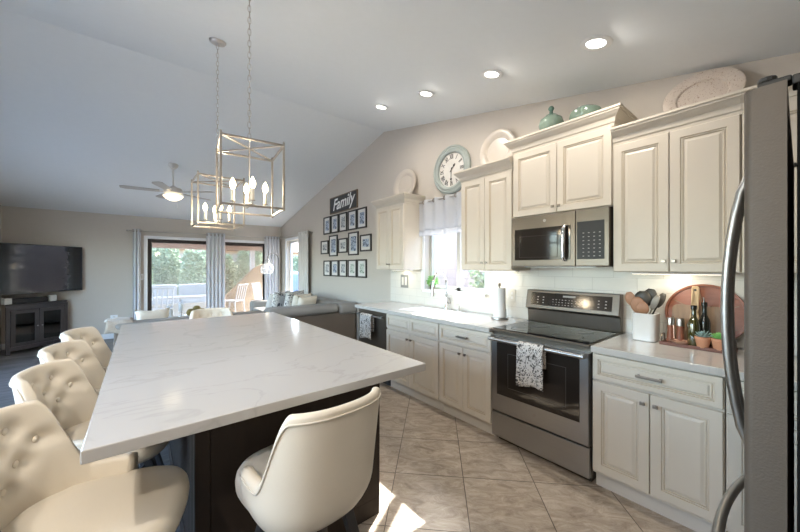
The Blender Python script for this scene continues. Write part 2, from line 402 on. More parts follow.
# ------------------------------------------------------------------ room shell
XW, YF, XL, YB = 2.87, 8.53, -1.84, -.75
def ceil_z(y): return 3.448 - .2126 * (3.956 - y) if y < 3.956 else 3.448 - .2182 * (y - 3.956)
T = .16
m = MB(); m.box(.60, XW + T, YB - T, YF + T, -.08, 0); struct('floor', m, 'floor_tile')
m = MB(); m.box(XL - T, .60, YB - T, YF + T, -.08, 0); struct('floor', m, 'floor_plank')
m = MB()
for ya, yb in ((YB - T, 3.956), (3.956, YF + T)):
    za, zb = ceil_z(ya), ceil_z(yb)
    m.prism([(ya, za), (yb, zb), (yb, zb + .12), (ya, za + .12)], XL - T, XW + T)
struct('ceiling', m, 'ceiling_paint')
def wall_yz(name, x0, x1, holes):
    m = MB(); ys = sorted({YB, 3.956, YF} | {h[0] for h in holes} | {h[1] for h in holes})
    for a, b in zip(ys, ys[1:]):
        hs = [h for h in holes if h[0] <= a and h[1] >= b]; z = 0
        for h in sorted(hs, key=lambda h: h[2]):
            if h[2] > z: m.prism([(a, z), (b, z), (b, h[2]), (a, h[2])], x0, x1)
            z = h[3]
        m.prism([(a, z), (b, z), (b, ceil_z(b)), (a, ceil_z(a))], x0, x1)
    return struct(name, m, 'wall_paint', fix=False)
W1 = (2.12, 3.06, 1.12, 2.02)     # kitchen window
W2 = (7.14, 8.12, .40, 2.06)      # living room window
W3 = (.9, 3.5, .6, 2.2)           # added unseen window, brings daylight into the kitchen from the left
W4 = (4.5, 6.9, .3, 2.2)          # added unseen window, daylight fill for the living room
wall_yz('wall_right', XW, XW + T, [W1, W2]); wall_yz('wall_left', XL - T, XL, [W3, W4])
DX0, DX1, DZ = .12, 2.52, 2.0
m = MB(); zf = ceil_z(YF)
m.box(XL, DX0, YF, YF + T, 0, zf); m.box(DX1, XW, YF, YF + T, 0, zf); m.box(DX0, DX1, YF, YF + T, DZ, zf)
struct('wall_far', m, 'wall_paint', fix=False)
m = MB(); m.box(XL, XW, YB - T, YB, 0, ceil_z(YB)); struct('wall_back', m, 'wall_paint')
def baseb(name, *boxes):
    m = MB(); [m.box(*b) for b in boxes]; struct(name, m, 'white_trim', bev=.004)
baseb('baseboard_far', (XL, .05, YF - .014, YF, 0, .10), (2.58, XW, YF - .014, YF, 0, .10))
baseb('baseboard_right', (XW - .014, XW, 3.80, YF - .014, 0, .10))
baseb('baseboard_left', (XL, XL + .014, YB, YF - .014, 0, .10))

# kitchen window
m = MB(); y0, y1, z0, z1 = W1; xo = XW + .11
for b in ((y0, y0 + .045, z0, z1), (y1 - .045, y1, z0, z1), (y0, y1, z0, z0 + .045), (y0, y1, z1 - .045, z1), (2.54, 2.595, z0, z1)): m.box(xo - .02, xo + .03, b[0], b[1], b[2], b[3])
wn = struct('window_1', m, 'window_frame')
m = MB(); m.box(xo, xo + .006, y0 + .04, y1 - .04, z0 + .04, z1 - .04); obj('pane', m, 'pane_glass', wn)
m = MB(); m.box(XW - .03, XW + .09, y0 - .02, y1 + .02, z0 - .03, z0 + .002); obj('window_sill', m, 'white_trim', wn, bev=.004)
m = MB()
for b in ((y1, y1 + .06), (y0 - .06, y0)): m.box(XW - .012, XW, b[0], b[1], z0, z1)
m.box(XW - .012, XW, y0 - .06, y1 + .06, z1, z1 + .06); obj('casing', m, 'white_trim', wn, bev=.003)
m = MB(); y0, y1, z0, z1 = W2
for b in ((y0, y0 + .05, z0, z1), (y1 - .05, y1, z0, z1), (y0, y1, z0, z0 + .05), (y0, y1, z1 - .05, z1)): m.box(xo - .02, xo + .03, b[0], b[1], b[2], b[3])
wn = struct('window_2', m, 'white_trim')
m = MB(); m.box(xo, xo + .006, y0 + .04, y1 - .04, z0 + .04, z1 - .04); obj('pane', m, 'pane_glass', wn)
m = MB()
for b in ((y1, y1 + .06, z0 - .06, z1 + .06), (y0 - .06, y0, z0 - .06, z1 + .06), (y0, y1, z0 - .06, z0), (y0, y1, z1, z1 + .06)): m.box(XW - .014, XW, *b)
obj('casing', m, 'white_trim', wn, bev=.003)
for nw, W_ in (('added_window_3', W3), ('added_window_4', W4)):  # both openings are added out of view to let more daylight in
    m = MB(); y0, y1, z0, z1 = W_; xo = XL - .11; yc = (y0 + y1) / 2
    for b in ((y0, y0 + .05, z0, z1), (y1 - .05, y1, z0, z1), (y0, y1, z0, z0 + .05), (y0, y1, z1 - .05, z1), (yc - .03, yc + .03, z0, z1)): m.box(xo - .03, xo + .02, b[0], b[1], b[2], b[3])
    wn = struct(nw, m, 'white_trim')
    m = MB(); m.box(xo - .006, xo, y0 + .04, y1 - .04, z0 + .04, z1 - .04); obj('pane', m, 'pane_glass', wn)
# sliding patio door
m = MB()
for b in ((DX0 - .06, DX0, 0, DZ + .06), (DX1, DX1 + .06, 0, DZ + .06), (DX0, DX1, DZ, DZ + .06)): m.box(b[0], b[1], YF - .016, YF, b[2], b[3])
struct('trim_1', m, 'white_trim', bev=.003)
m = MB(); yd = YF + .05
for b in ((DX0, DX0 + .025, 0, DZ), (DX1 - .025, DX1, 0, DZ), (DX0, DX1, DZ - .03, DZ), (DX0, DX1, 0, .025)): m.box(b[0], b[1], yd, yd + .10, b[2], b[3])
dr = struct('door_1', m, 'brown_frame')
def sash(nm, xa, xb, y, gl):
    m = MB(); s = .045
    for b in ((xa, xa + s, .026, DZ - .03), (xb - s, xb, .026, DZ - .03), (xa + s, xb - s, DZ - .03 - s, DZ - .03), (xa + s, xb - s, .026, .026 + s + .03)): m.box(b[0], b[1], y, y + .035, b[2], b[3])
    o = obj(nm, m, 'brown_frame', dr, bev=.003)
    m = MB(); m.box(xa + s, xb - s, y + .015, y + .02, .10, DZ - .075); obj('pane', m, gl, o)
    return o
sa = sash('sliding_sash', DX0 + .026, 1.345, yd + .01, 'patio_glass')
sash('fixed_sash', 1.30, DX1 - .026, yd + .05, 'pane_glass')
m = MB(); m.box(1.33, DX1 - .03, yd + .092, yd + .096, .03, DZ - .03); obj('insect_screen', m, 'screen_mesh', dr)
m = MB(); m.box(DX0 + .035, DX0 + .062, yd - .03, yd + .01, .98, 1.16); obj('door_handle', m, 'black_plastic', sa, bev=.008)

# backsplash tiles
m = MB(); yl = 3.78
m.box(XW - .008, XW - .0005, YB, 2.06, .914, 1.42); m.box(XW - .008, XW - .0005, 3.12, yl, .914, 1.42); m.box(XW - .008, XW - .0005, 2.06, 3.12, .914, 1.088)
struct('trim_2', m, 'splash_tile')

# ------------------------------------------------------------------ lamps on the ceiling
def slope_tilt(y): return math.atan(.2126) if y < 3.956 else -math.atan(.2182)
def downlight(x, y, label, power, first=[None]):
    z = ceil_z(y)
    if first[0] is None:
        t = thing('recessed_ceiling_light', label, 'ceiling light', (x, y, z), 'recessed lights in the sloped ceiling')
        m = MB(); m.lathe([(.052, -.001), (.055, -.006), (.080, -.007), (.088, -.003), (.088, 0), (.052, 0)], n=32); obj('trim_ring', m, 'white_trim', t, smooth='auto', world=False)
        m = MB(); m.lathe([(.0, -.003), (.053, -.0035), (.053, -.0005), (0, -.0005)], n=32); obj('lens', m, 'downlight', t, smooth='auto', world=False)
        first[0] = t
    else:
        t = copy_tree(first[0]); t.location = (x, y, z); t['label'] = label
    t.rotation_euler = (slope_tilt(y), 0, 0)
    d = area('downlight_beam', (x, y, z - .02), (0, 0, -1), .10, .10, power, (1, .92, .82), shape='DISK')
    return t
for k, lb in enumerate(['recessed ceiling light nearest the tall fridge', 'recessed ceiling light above the cabinet over the microwave, second from the fridge', 'recessed ceiling light second from the ceiling ridge', 'recessed ceiling light nearest the ceiling ridge']):
    downlight(2.164, .786 + .75 * k, lb, 5.5)
for y in (-.1, .9): 
    downlight(-1.0, y, 'added fill downlight out of view on the left side of the kitchen', 22)  # unseen lamps added to brighten the room

def chandelier(x, y, rot, label):
    zc = ceil_z(y); zb, zt, h = 1.742, 2.103, .158; r = .0055
    t = thing('lantern_pendant', label, 'chandelier', (x, y, zc), 'cage chandeliers over the island')
    def W(u, v, z): return (u, v, z - zc)
    m = MB(); c = [(-h, -h), (h, -h), (h, h), (-h, h)]
    for i in range(4):
        a, b = c[i], c[(i + 1) % 4]
        for z in (zb, zt): m.bar(W(*a, z), W(*b, z), 2 * r)
        m.bar(W(*a, zb - .012), W(*a, zt + .012), 2 * r); 
        m.lathe([(0, -.004), (.006, -.004), (.007, 0), (.004, .008), (0, .010)], W(*a, zt + .014), 8)
    m.bar(W(-h, -h, zt), W(h, h, zt), 2 * r * .8); m.bar(W(-h, h, zt), W(h, -h, zt), 2 * r * .8)
    obj('cage', m, 'cage_metal', t, world=False, bev=.001)
    m = MB(); m.tube([W(0, 0, 1.79), W(0, 0, zt + .03)], .0045, 8)
    m.lathe([(0, 0), (.028, 0), (.030, .012), (.012, .02), (0, .02)], W(0, 0, 1.765), 16)
    for k in range(4):
        a = k * PI / 2 + .05; u, v = .088 * math.cos(a), .088 * math.sin(a)
        m.tube([W(0, 0, 1.772), W(u * .5, v * .5, 1.765), W(u, v, 1.768), W(u, v, 1.785)], .0038, 6)
        m.lathe([(0, 0), (.014, .002), (.015, .006), (0, .006)], W(u, v, 1.782), 12)
    obj('arm_cluster', m, 'cage_metal', t, world=False)
    for k in range(4):
        a = k * PI / 2 + .05; u, v = .088 * math.cos(a), .088 * math.sin(a)
        m = MB(); m.lathe([(0, 0), (.0095, 0), (.0095, .065), (0, .065)], W(u, v, 1.788), 12); s_ = obj('candle_sleeve', m, 'candle_sleeve', t, world=False, smooth='auto')
        m = MB(); m.lathe([(.006, 0), (.013, .012), (.0165, .026), (.014, .042), (.007, .058), (.001, .068)], W(u, v, 1.853), 12); obj('candle_bulb', m, 'bulb', s_, world=False, smooth='auto')
    m = MB(); n = int((zc - .05 - (zt + .02)) / .033); L = (zc - .03 - (zt + .02)) / n
    for k in range(n):
        z = zt + .02 + (k + .5) * L; pa = []
        for i in range(12):
            a = 2 * PI * i / 12; rx, rz = .0085 * math.cos(a), (L / 2 + .004) * math.copysign(abs(math.sin(a)) ** .7, math.sin(a))
            pa.append(W(rx, 0, z + rz) if k % 2 else W(0, rx, z + rz))
        m.tube(pa, .0019, 5, close=True)
    obj('chain', m, 'nickel', t, world=False, smooth='auto')
    m = MB(); sl = slope_tilt(y); m.T = Matrix.Rotation(sl, 4, 'X'); m.lathe([(0, -.035), (.012, -.033), (.016, -.024), (.052, -.020), (.062, -.006), (.062, .0), (0, .0)], n=32)
    obj('canopy', m, 'nickel', t, world=False, smooth='auto')
    # turn everything but the canopy about the stem
    for k in kids(t):
        if not k.name.startswith('canopy'): k.rotation_euler = (0, 0, rot)
    ld = bpy.data.lights.new('chandelier_glow', 'POINT'); lo = bpy.data.objects.new('chandelier_glow', ld); COL.objects.link(lo); lo.location = (x, y, 1.885)
    ld.energy = 6.5; ld.shadow_soft_size = .06; ld.color = (1, .82, .58)
    return t
chandelier(.50, 2.03, math.radians(-6), 'square open-cage candle chandelier nearest the camera, over the island')
chandelier(.49, 2.965, math.radians(1), 'square open-cage candle chandelier farther away, over the far end of the island')

# ceiling fan
fx, fy = .40, 6.08; zc = ceil_z(fy)
t = thing('ceiling_fan', 'white ceiling fan with a lit glass bowl in the living room', 'ceiling fan', (fx, fy, zc))
m = MB(); m.T = Matrix.Rotation(slope_tilt(fy), 4, 'X'); m.lathe([(0, -.07), (.03, -.068), (.06, -.03), (.068, 0), (0, 0)], n=24); obj('canopy', m, 'fan_white', t, world=False, smooth='auto')
m = MB(); m.tube([(0, 0, -.05), (0, 0, 2.62 - zc)], .013, 12); obj('downrod', m, 'fan_white', t, world=False, smooth='auto')
m = MB(); m.lathe([(0, 2.66 - zc), (.03, 2.655 - zc), (.06, 2.63 - zc), (.11, 2.62 - zc), (.125, 2.59 - zc), (.12, 2.55 - zc), (.07, 2.525 - zc), (0, 2.525 - zc)], n=28); obj('motor_housing', m, 'fan_white', t, world=False, smooth='auto')
for k in range(5):
    a = math.radians(176 + 72 * k); R = Matrix.Rotation(a, 4, 'Z') @ Matrix.Translation((0, 0, 2.565 - zc)) @ Matrix.Rotation(.12, 4, 'X'); m = MB(); m.T = R
    m.prism([(.17, -.05), (.58, -.065), (.63, -.04), (.63, .04), (.58, .065), (.17, .05)], -.004, .004, 'z'); b = obj('blade', m, 'fan_blade', t, world=False)
    m = MB(); m.T = R; m.box(.10, .22, -.018, .018, -.008, -.004); obj('blade_bracket', m, 'nickel', b, world=False)
m = MB(); m.lathe([(0, 2.43 - zc), (.05, 2.435 - zc), (.10, 2.465 - zc), (.125, 2.495 - zc), (.135, 2.50 - zc), (.12, 2.515 - zc), (.06, 2.528 - zc), (0, 2.528 - zc)], n=28); obj('glass_bowl', m, 'fan_glass', t, world=False, smooth='auto')
m = MB(); m.tube([(.05, -.02, 2.50 - zc), (.055, -.02, 2.30 - zc)], .0012, 5); obj('pull_chain', m, 'nickel', t, world=False)

# ------------------------------------------------------------------ kitchen cabinets (all facing -X)
DOOR = [(0, 0, 0), (0, .017, 0), (.003, .020, 0), (.050, .020, 0), (.053, .014, 1), (.057, .014, 0), (.061, .018, 0), (.064, .0125, 1), (.069, .0125, 0), (.083, .0180, 0)]
DRAW = [(0, 0, 0), (0, .017, 0), (.003, .020, 0), (.030, .020, 0), (.033, .014, 1), (.036, .014, 0), (.040, .018, 0), (.043, .011, 1), (.048, .011, 0), (.056, .017, 0)]
def front(name, parent, y0, y1, z0, z1, xf, rings=DOOR):
    m = MB(); m.panel((xf + .020, y0, z0), (0, 1, 0), (0, 0, 1), (-1, 0, 0), y1 - y0, z1 - z0, rings)
    return obj(name, m, ['cabinet_paint', 'glaze'], parent)
def knob(parent, y, z, xf):
    m = MB(); m.tube([(xf, y, z), (xf - .016, y, z)], .005, 8); m.box(xf - .026, xf - .016, y - .012, y + .012, z - .010, z + .010); obj('knob', m, 'knob_metal', parent, bev=.003)
def pull(parent, y, z, xf, L=.10):
    m = MB(); [m.box(xf - .024, xf, y + s * L / 2 - .006, y + s * L / 2 + .006, z - .007, z + .007) for s in (-1, 1)]
    m.box(xf - .030, xf - .022, y - L / 2 - .012, y + L / 2 + .012, z - .008, z + .008); obj('handle', m, 'knob_metal', parent, bev=.003)
def crown(parent, path, z0, h=.115, out=.064):
    pr = [(0, 0), (.008, 0), (.010, .18 * h), (.016, .22 * h), (.018, .34 * h), (.35 * out, .48 * h), (.62 * out, .62 * h), (.80 * out, .74 * h), (.86 * out, .76 * h), (.88 * out, .84 * h), (out, .88 * h), (out, h), (0, h)]
    n = len(path); L = []
    for i in range(n):
        def nrm(a, b):
            d = (Vector(b) - Vector(a)).normalized(); return Vector((d.y, -d.x))
        ns = []
        if i > 0: ns.append(nrm(path[i - 1], path[i]))
        if i < n - 1: ns.append(nrm(path[i], path[i + 1]))
        if len(ns) == 2: nn = (ns[0] + ns[1]); nn = nn / (1 + ns[0].dot(ns[1]))
        else: nn = ns[0]
        L.append([(path[i][0] + nn.x * o, path[i][1] + nn.y * o, z0 + z) for o, z in pr])
    m = MB(); m.loops(L)
    return obj('crown_moulding', m, 'cabinet_paint', parent)
def upper(y0, y1, z0, z1, label, xf=2.55, ends=(1, 1), ch=.115, knobs=True, split=True, light=True):
    t = thing('wall_cabinet', label, 'cabinet', (XW, (y0 + y1) / 2, z0))
    m = MB(); m.box(xf + .020, XW - .009, y0, y1, z0, z1)
    obj('carcass', m, 'cabinet_paint', t, bev=.002)
    ym = (y0 + y1) / 2; g = .004
    rows = ((ym + g / 2, y1 - g), (y0 + g, ym - g / 2)) if split else ((y0 + g, y1 - g),)
    for i, (a, b) in enumerate(rows):
        d = front('door', t, a, b, z0 + .004, z1 - .03, xf)
        knob(d, (a + .022) if i == 0 else (b - .022), z0 + .05 + (.02 if z1 - z0 > .7 else 0), xf)
    xb = XW - .009
    pth = [(xb, y0), (xf + .018, y0), (xf + .018, y1), (xb, y1)]
    if not ends[1]: pth = pth[1:]
    if not ends[0]: pth = pth[:-1]
    pth = pth[::-1]
    # path runs so that the left-hand normal points outward
    crown(t, pth, z1 - .03, ch)
    m = MB(); m.box(xf + .018, xb, y0, y1, z1 - .0295, z1 - .03 + ch - .012); obj('top_panel', m, 'cabinet_paint', t)
    return t
upper(3.10, 3.695, 1.375, 2.235, 'narrow white wall cabinet left of the sink window, beside the picture wall')
upper(1.60, 2.18, 1.38, 2.29, 'cream wall cabinet right of the sink window, below the leaning scalloped plate', ends=(1, 0))
upper(.825, 1.592, 1.838, 2.42, 'short cream wall cabinet above the microwave, raised highest', ch=.12)
upper(.208, .822, 1.376, 2.275, 'tall cream wall cabinet between microwave and fridge, below the oval platter', ends=(0, 0))
upper(-.40, .207, 1.376, 2.275, 'cream wall cabinet mostly hidden behind the fridge', ends=(0, 0))
def strip(y0, y1, z, pw, label):
    t = thing('under_cabinet_light', label, 'light', (2.78, (y0 + y1) / 2, z))
    m = MB(); m.box(2.74, 2.80, y0, y1, z - .014, z - .0005); obj('housing', m, 'white_trim', t)
    m = MB(); m.box(2.745, 2.795, y0 + .01, y1 - .01, z - .016, z - .0142); obj('diffuser', m, 'strip_light', t)
    area('strip_beam', (2.77, (y0 + y1) / 2, z - .02), (.25, 0, -1), .05, y1 - y0, pw, (1, .86, .64)).rotation_euler = Vector((.25, 0, -1)).to_track_quat('-Z', 'Y').to_euler()
strip(.27, .77, 1.376, .8, 'warm light strip under the tall cabinet between microwave and fridge')
strip(1.68, 2.10, 1.38, .6, 'light strip under the cabinet right of the sink window')
strip(3.20, 3.60, 1.375, .7, 'light strip under the narrow cabinet left of the sink window')

def base_cab(y0, y1, label, kind, name='base_cabinet'):
    xf = 2.24; t = thing(name, label, 'cabinet', (XW, (y0 + y1) / 2, 0))
    m = MB(); m.box(xf + .020, XW - .009, y0, y1, .105, .873 if kind != 'sink' else .68)
    if kind == 'sink': m.box(xf + .020, xf + .04, y0, y1, .68, .873); m.box(xf + .04, XW - .009, y1 - .018, y1, .68, .873); m.box(xf + .04, XW - .009, y0, y0 + .018, .68, .873)
    obj('carcass', m, 'cabinet_paint', t)
    m = MB(); m.box(2.31, 2.33, y0, y1, 0, .1045); obj('toe_kick', m, 'toe', t)
    ym = (y0 + y1) / 2; g = .004
    if kind == 'sink':
        for a, b in ((ym + g / 2, y1 - g), (y0 + g, ym - g / 2)): front('false_drawer_front', t, a, b, .705, .862, xf, DRAW)
    else:
        d = front('drawer', t, y0 + g, y1 - g, .705, .862, xf, DRAW); pull(d, ym, .785, xf)
    for i, (a, b) in enumerate(((ym + g / 2, y1 - g), (y0 + g, ym - g / 2))):
        d = front('door', t, a, b, .125, .690, xf); knob(d, (a + .028) if i == 0 else (b - .028), .635, xf)
    return t
base_cab(2.195, 3.045, 'cream sink base cabinet with two doors beside the dishwasher', 'sink')
base_cab(1.596, 2.19, 'cream base cabinet with one drawer between sink cabinet and range', 'd')
base_cab(.240, .838, 'cream base cabinet with one wide drawer between range and fridge', 'd')
base_cab(-.40, .235, 'cream base cabinet mostly hidden behind the fridge', 'd')
# end panel by dishwasher
m = MB(); m.box(2.255, XW - .009, 3.668, 3.700, 0, .873); o = obj('end_panel', m, 'cabinet_paint', origin=(2.5, 3.684, 0)); tag(o, 'cream end panel closing the counter run left of the dishwasher', 'panel')

def worktop(label, boxes, loc):
    m = MB(); [m.box(*b) for b in boxes]; o = obj('countertop', m, 'quartz', origin=loc, bev=.003); return tag(o, label, 'countertop')
SX0, SX1, SY0, SY1 = 2.36, 2.76, 2.28, 2.97
xb = XW - .0085
worktop('white quartz countertop around the sink, left of the range', [(2.215, xb, SY1, 3.715, .875, .914), (2.215, xb, 1.597, SY0, .875, .914), (2.215, SX0, SY0, SY1, .875, .914), (SX1, xb, SY0, SY1, .875, .914)], (2.5, 2.6, .875))
worktop('white quartz countertop right of the range', [(2.215, xb, -.42, .836, .875, .914)], (2.5, .2, .875))
# sink
m = MB()
m.box(SX0, SX0 + .012, SY0, SY1, .70, .915); m.box(SX1 - .012, SX1, SY0, SY1, .70, .915); m.box(SX0, SX1, SY0, SY0 + .012, .70, .915); m.box(SX0, SX1, SY1 - .012, SY1, .70, .915); m.box(SX0, SX1, SY0, SY1, .69, .702)
t = thing('kitchen_sink', 'white kitchen sink under the window', 'sink', (2.56, 2.62, .69)); obj('basin', m, 'sink_white', t, bev=.006)
m = MB(); m.lathe([(0, 0), (.04, 0), (.042, .004), (0, .004)], (2.6, 2.62, .702), 20); obj('drain', m, 'nickel', t, smooth='auto')
# faucet
FX, FY = 2.80, 2.61
t = thing('faucet', 'brushed steel gooseneck faucet behind the sink', 'faucet', (FX, FY, .914))
m = MB(); m.lathe([(0, 0), (.028, 0), (.028, .01), (.022, .02), (.021, .13), (.016, .15), (0, .15)], (FX, FY, .914), 20); obj('body', m, 'chrome', t, smooth='auto')
m = MB(); P_ = [(FX, FY, 1.05), (FX, FY, 1.22)]
for i in range(1, 15):
    a = PI * i / 14 * 1.0; P_.append((FX - .105 + .105 * math.cos(a), FY + .01 * i / 14, 1.22 + .125 * math.sin(a)))
P_ += [(FX - .215, FY + .01, 1.17)]
m.tube(P_, .015, 12); obj('spout', m, 'chrome', t, smooth='auto')
m = MB(); m.tube([(FX - .215, FY + .01, 1.18), (FX - .222, FY + .01, 1.08)], .016, 14, r1=.020); obj('spray_head', m, 'nickel', t, smooth='auto')
m = MB(); m.tube([(FX, FY - .02, .99), (FX, FY - .05, 1.0)], .011, 10); m.tube([(FX, FY - .05, 1.0), (FX - .04, FY - .075, 1.05)], .006, 8); obj('lever', m, 'nickel', t, smooth='auto')
t = thing('soap_dispenser', 'small steel soap dispenser beside the faucet', 'soap dispenser', (2.80, 2.42, .914))
m = MB(); m.lathe([(0, 0), (.020, 0), (.018, .02), (.010, .03), (.010, .06), (0, .06)], (2.80, 2.42, .914), 14); m.tube([(2.80, 2.42, .965), (2.80, 2.42, .985), (2.75, 2.42, .985)], .006, 8); obj('pump', m, 'nickel', t, smooth='auto')

def hang_towel(name, label, y0, y1, x, ztop, zbot, zback, loc):
    # folded over a bar: front sheet, over the bar, back sheet
    m = MB(); nu, L = 18, []
    prof = [(-.026, zbot)] + [(-.026 - .002 * math.sin(k), zbot + (ztop - zbot) * k / 10) for k in range(1, 10)] + [(-.024, ztop - .004), (-.014, ztop + .010), (0, ztop + .014), (.014, ztop + .010), (.019, ztop - .01), (.019, zback)]
    for i in range(nu + 1):
        u = i / nu; y = y0 + (y1 - y0) * u
        L.append([(x + dx - .006 * math.sin(u * 14) * min(1, (ztop - z) * 6 + .05) * (1 if dx < 0 else .2), y + .012 * (u - .5) * (ztop - z) * 3, z + (.012 * math.sin(u * 5) if z == zbot else 0)) for dx, z in prof])
    m.loops(L, False, False, closed=False)
    o = obj(name, m, 'floral_towel', origin=loc, smooth=True, fix=False); s = o.modifiers.new('thick', 'SOLIDIFY'); s.thickness = .004; s.offset = 0
    return tag(o, label, 'towel')
# dishwasher
t = thing('dishwasher', 'dark stainless dishwasher at the far end of the cabinets', 'dishwasher', (2.5, 3.36, 0))
m = MB(); m.box(2.27, XW - .02, 3.05, 3.665, .10, .872); obj('body', m, 'black_plastic', t)
m = MB(); m.box(2.24, 2.2695, 3.052, 3.663, .115, .868); obj('door', m, 'slate_steel', t, bev=.004)
m = MB(); m.tube([(2.195, 3.08, .812), (2.195, 3.635, .812)], .011, 12); [m.box(2.19, 2.24, y - .012, y + .012, .80, .824) for y in (3.10, 3.615)]; obj('handle', m, 'steel', t, smooth='auto')
m = MB(); m.box(2.31, 2.33, 3.05, 3.665, 0, .0995); obj('toe_kick', m, 'black_plastic', t)
hang_towel('dish_towel', 'black and white floral dish towel on the dishwasher handle', 3.26, 3.50, 2.195, .818, .53, .62, (2.19, 3.38, .53))

# range
t = thing('electric_range', 'slate stainless electric range with glass cooktop and raised control panel', 'range', (2.55, 1.22, 0))
ry0, ry1 = .845, 1.588
m = MB(); m.box(2.262, 2.845, ry0 + .003, ry1 - .003, .05, .895); m.box(2.31, 2.8, ry0 + .02, ry1 - .02, 0, .05); obj('body', m, 'slate_steel', t)
m = MB(); m.box(2.218, 2.845, ry0, ry1, .896, .914); obj('cooktop_frame', m, 'slate_steel', t, bev=.004)
m = MB(); m.box(2.235, 2.75, ry0 + .012, ry1 - .012, .9145, .919); ck = obj('cooktop_glass', m, 'black_glass', t, bev=.002)
m = MB()
for (a, b, r) in ((2.36, 1.04, .10), (2.36, 1.40, .075), (2.60, 1.04, .075), (2.60, 1.40, .10)):
    m = MB(); m.lathe([(r - .003, .0), (r, .0), (r, .0006), (r - .003, .0006)], (a, b, .9192), 40); obj('burner_ring', m, 'utensil_gray', ck)
# oven door with window
m = MB(); xd = 2.224
m.panel((xd + .036, ry0 + .004, .262), (0, 1, 0), (0, 0, 1), (-1, 0, 0), ry1 - ry0 - .008, .595, [(0, 0, 0), (0, .032, 0), (.004, .036, 0), (.055, .036, 0)]); dd = obj('oven_door', m, 'steel', t)
m = MB(); m.box(xd - .003, xd + .001, ry0 + .06, ry1 - .06, .40, .815); g_ = obj('window_glass', m, 'oven_glass', dd, bev=.001)
m = MB(); 
for b in ((.90 + .09, 1.43, .47, .473), (.99, 1.43, .735, .738)): m.box(xd - .0036, xd - .0030, b[0], b[1], b[2], b[3])
m.box(xd - .0036, xd - .0030, .99, .993, .47, .738); m.box(xd - .0036, xd - .0030, 1.427, 1.43, .47, .738); obj('window_outline', m, 'utensil_gray', dd)
m = MB(); m.tube([(xd - .05, ry0 + .015, .842), (xd - .05, ry1 - .015, .842)], .014, 14); [m.box(xd - .052, xd, y - .014, y + .014, .828, .856) for y in (ry0 + .03, ry1 - .03)]; obj('handle', m, 'steel', dd, smooth='auto')
m = MB(); m.lathe([(0, -.0), (.012, 0), (.012, -.002), (0, -.002)], (xd, 1.215, .335), 18, 'x'); obj('round_badge', m, 'marking', dd)
m = MB(); m.box(xd + .006, xd + .036, ry0 + .004, ry1 - .004, .055, .250); obj('storage_drawer', m, 'steel', t, bev=.006)
# back guard
m = MB(); m.prism([(2.800, .9145), (2.845, .9145), (2.845, 1.205), (2.785, 1.205), (2.750, 1.045), (2.785, 1.030)], ry0, ry1, 'y'); bg = obj('control_panel', m, 'slate_steel', t, bev=.005)
def slant(y0, y1, s0, s1, e, mm):   # a plate on the sloping face of the control panel
    A = Vector((2.750, 0, 1.045)); B = Vector((2.785, 0, 1.205)); n = Vector((-(B.z - A.z), 0, B.x - A.x)).normalized()
    q = [A + (B - A) * s for s in (s0, s1)]; v = []
    for h in (0, e): v += [(q[0].x + n.x * h, y0, q[0].z + n.z * h), (q[0].x + n.x * h, y1, q[0].z + n.z * h), (q[1].x + n.x * h, y1, q[1].z + n.z * h), (q[1].x + n.x * h, y0, q[1].z + n.z * h)]
    mm.add(v, [(0, 3, 2, 1), (4, 5, 6, 7), (0, 1, 5, 4), (1, 2, 6, 5), (2, 3, 7, 6), (3, 0, 4, 7)])
m = MB(); slant(ry0 + .05, ry1 - .05, .17, .86, .002, m); pg = obj('control_glass', m, 'panel_glass', bg)
m = MB(); 
for i in range(10):
    for j in range(3):
        y = 1.10 + i * .026; slant(y, y + (.012 if (i + j) % 3 else .006), .26 + j * .13, .29 + j * .13, .0026, m)
obj('keypad_marks', m, 'marking', pg)
for ya in (.93, 1.42):
    m = MB()
    for y in (ya, ya + .05):
        for s in (.30, .45, .60): slant(y, y + .012, s, s + .05, .0026, m)
    obj('burner_marks', m, 'marking', pg)
m = MB(); slant(1.16, 1.26, .68, .77, .0026, m); obj('clock_display', m, 'marking', pg)
hang_towel('dish_towel', 'black and white floral dish towel on the oven door handle', 1.115, 1.305, xd - .05, .852, .555, .70, (2.17, 1.2, .555))

# microwave
t = thing('microwave', 'over-the-range microwave below the short raised cabinet', 'microwave', (2.7, 1.2, 1.41))
my0, my1, mz0, mz1 = .832, 1.586, 1.412, 1.832; xm = 2.52
m = MB(); m.box(xm + .03, XW - .009, my0, my1, mz0, mz1); obj('body', m, 'slate_steel', t, bev=.003)
ysp = 1.055
m = MB(); m.box(xm, xm + .029, ysp + .001, my1, mz0 + .005, mz1 - .002); dd = obj('door', m, 'slate_steel', t, bev=.004)
m = MB(); m.box(xm - .003, xm, ysp + .035, my1 - .035, mz0 + .055, mz1 - .105); obj('door_glass', m, 'oven_glass', dd, bev=.001)
m = MB(); a0, a1, b0, b1 = ysp + .13, my1 - .08, mz0 + .075, mz1 - .17
for b in ((a0, a1, b0, b0 + .004), (a0, a1, b1, b1 + .004), (a0, a0 + .004, b0, b1), (a1, a1 + .004, b0, b1)): m.box(xm - .0038, xm - .003, *b)
obj('window_outline', m, 'espresso', dd)
m = MB(); hp = [(xm - .004, ysp + .075, mz1 - .11), (xm - .028, ysp + .075, mz1 - .13), (xm - .034, ysp + .075, (mz0 + mz1) / 2 - .03), (xm - .028, ysp + .075, mz0 + .075), (xm - .004, ysp + .075, mz0 + .055)]
m.tube(hp, .016, 12); obj('handle', m, 'chrome', dd, smooth='auto')
m = MB(); m.lathe([(0, 0), (.012, 0), (.012, -.002), (0, -.002)], (xm, 1.29, mz1 - .05), 18, 'x'); obj('round_badge', m, 'marking', dd)
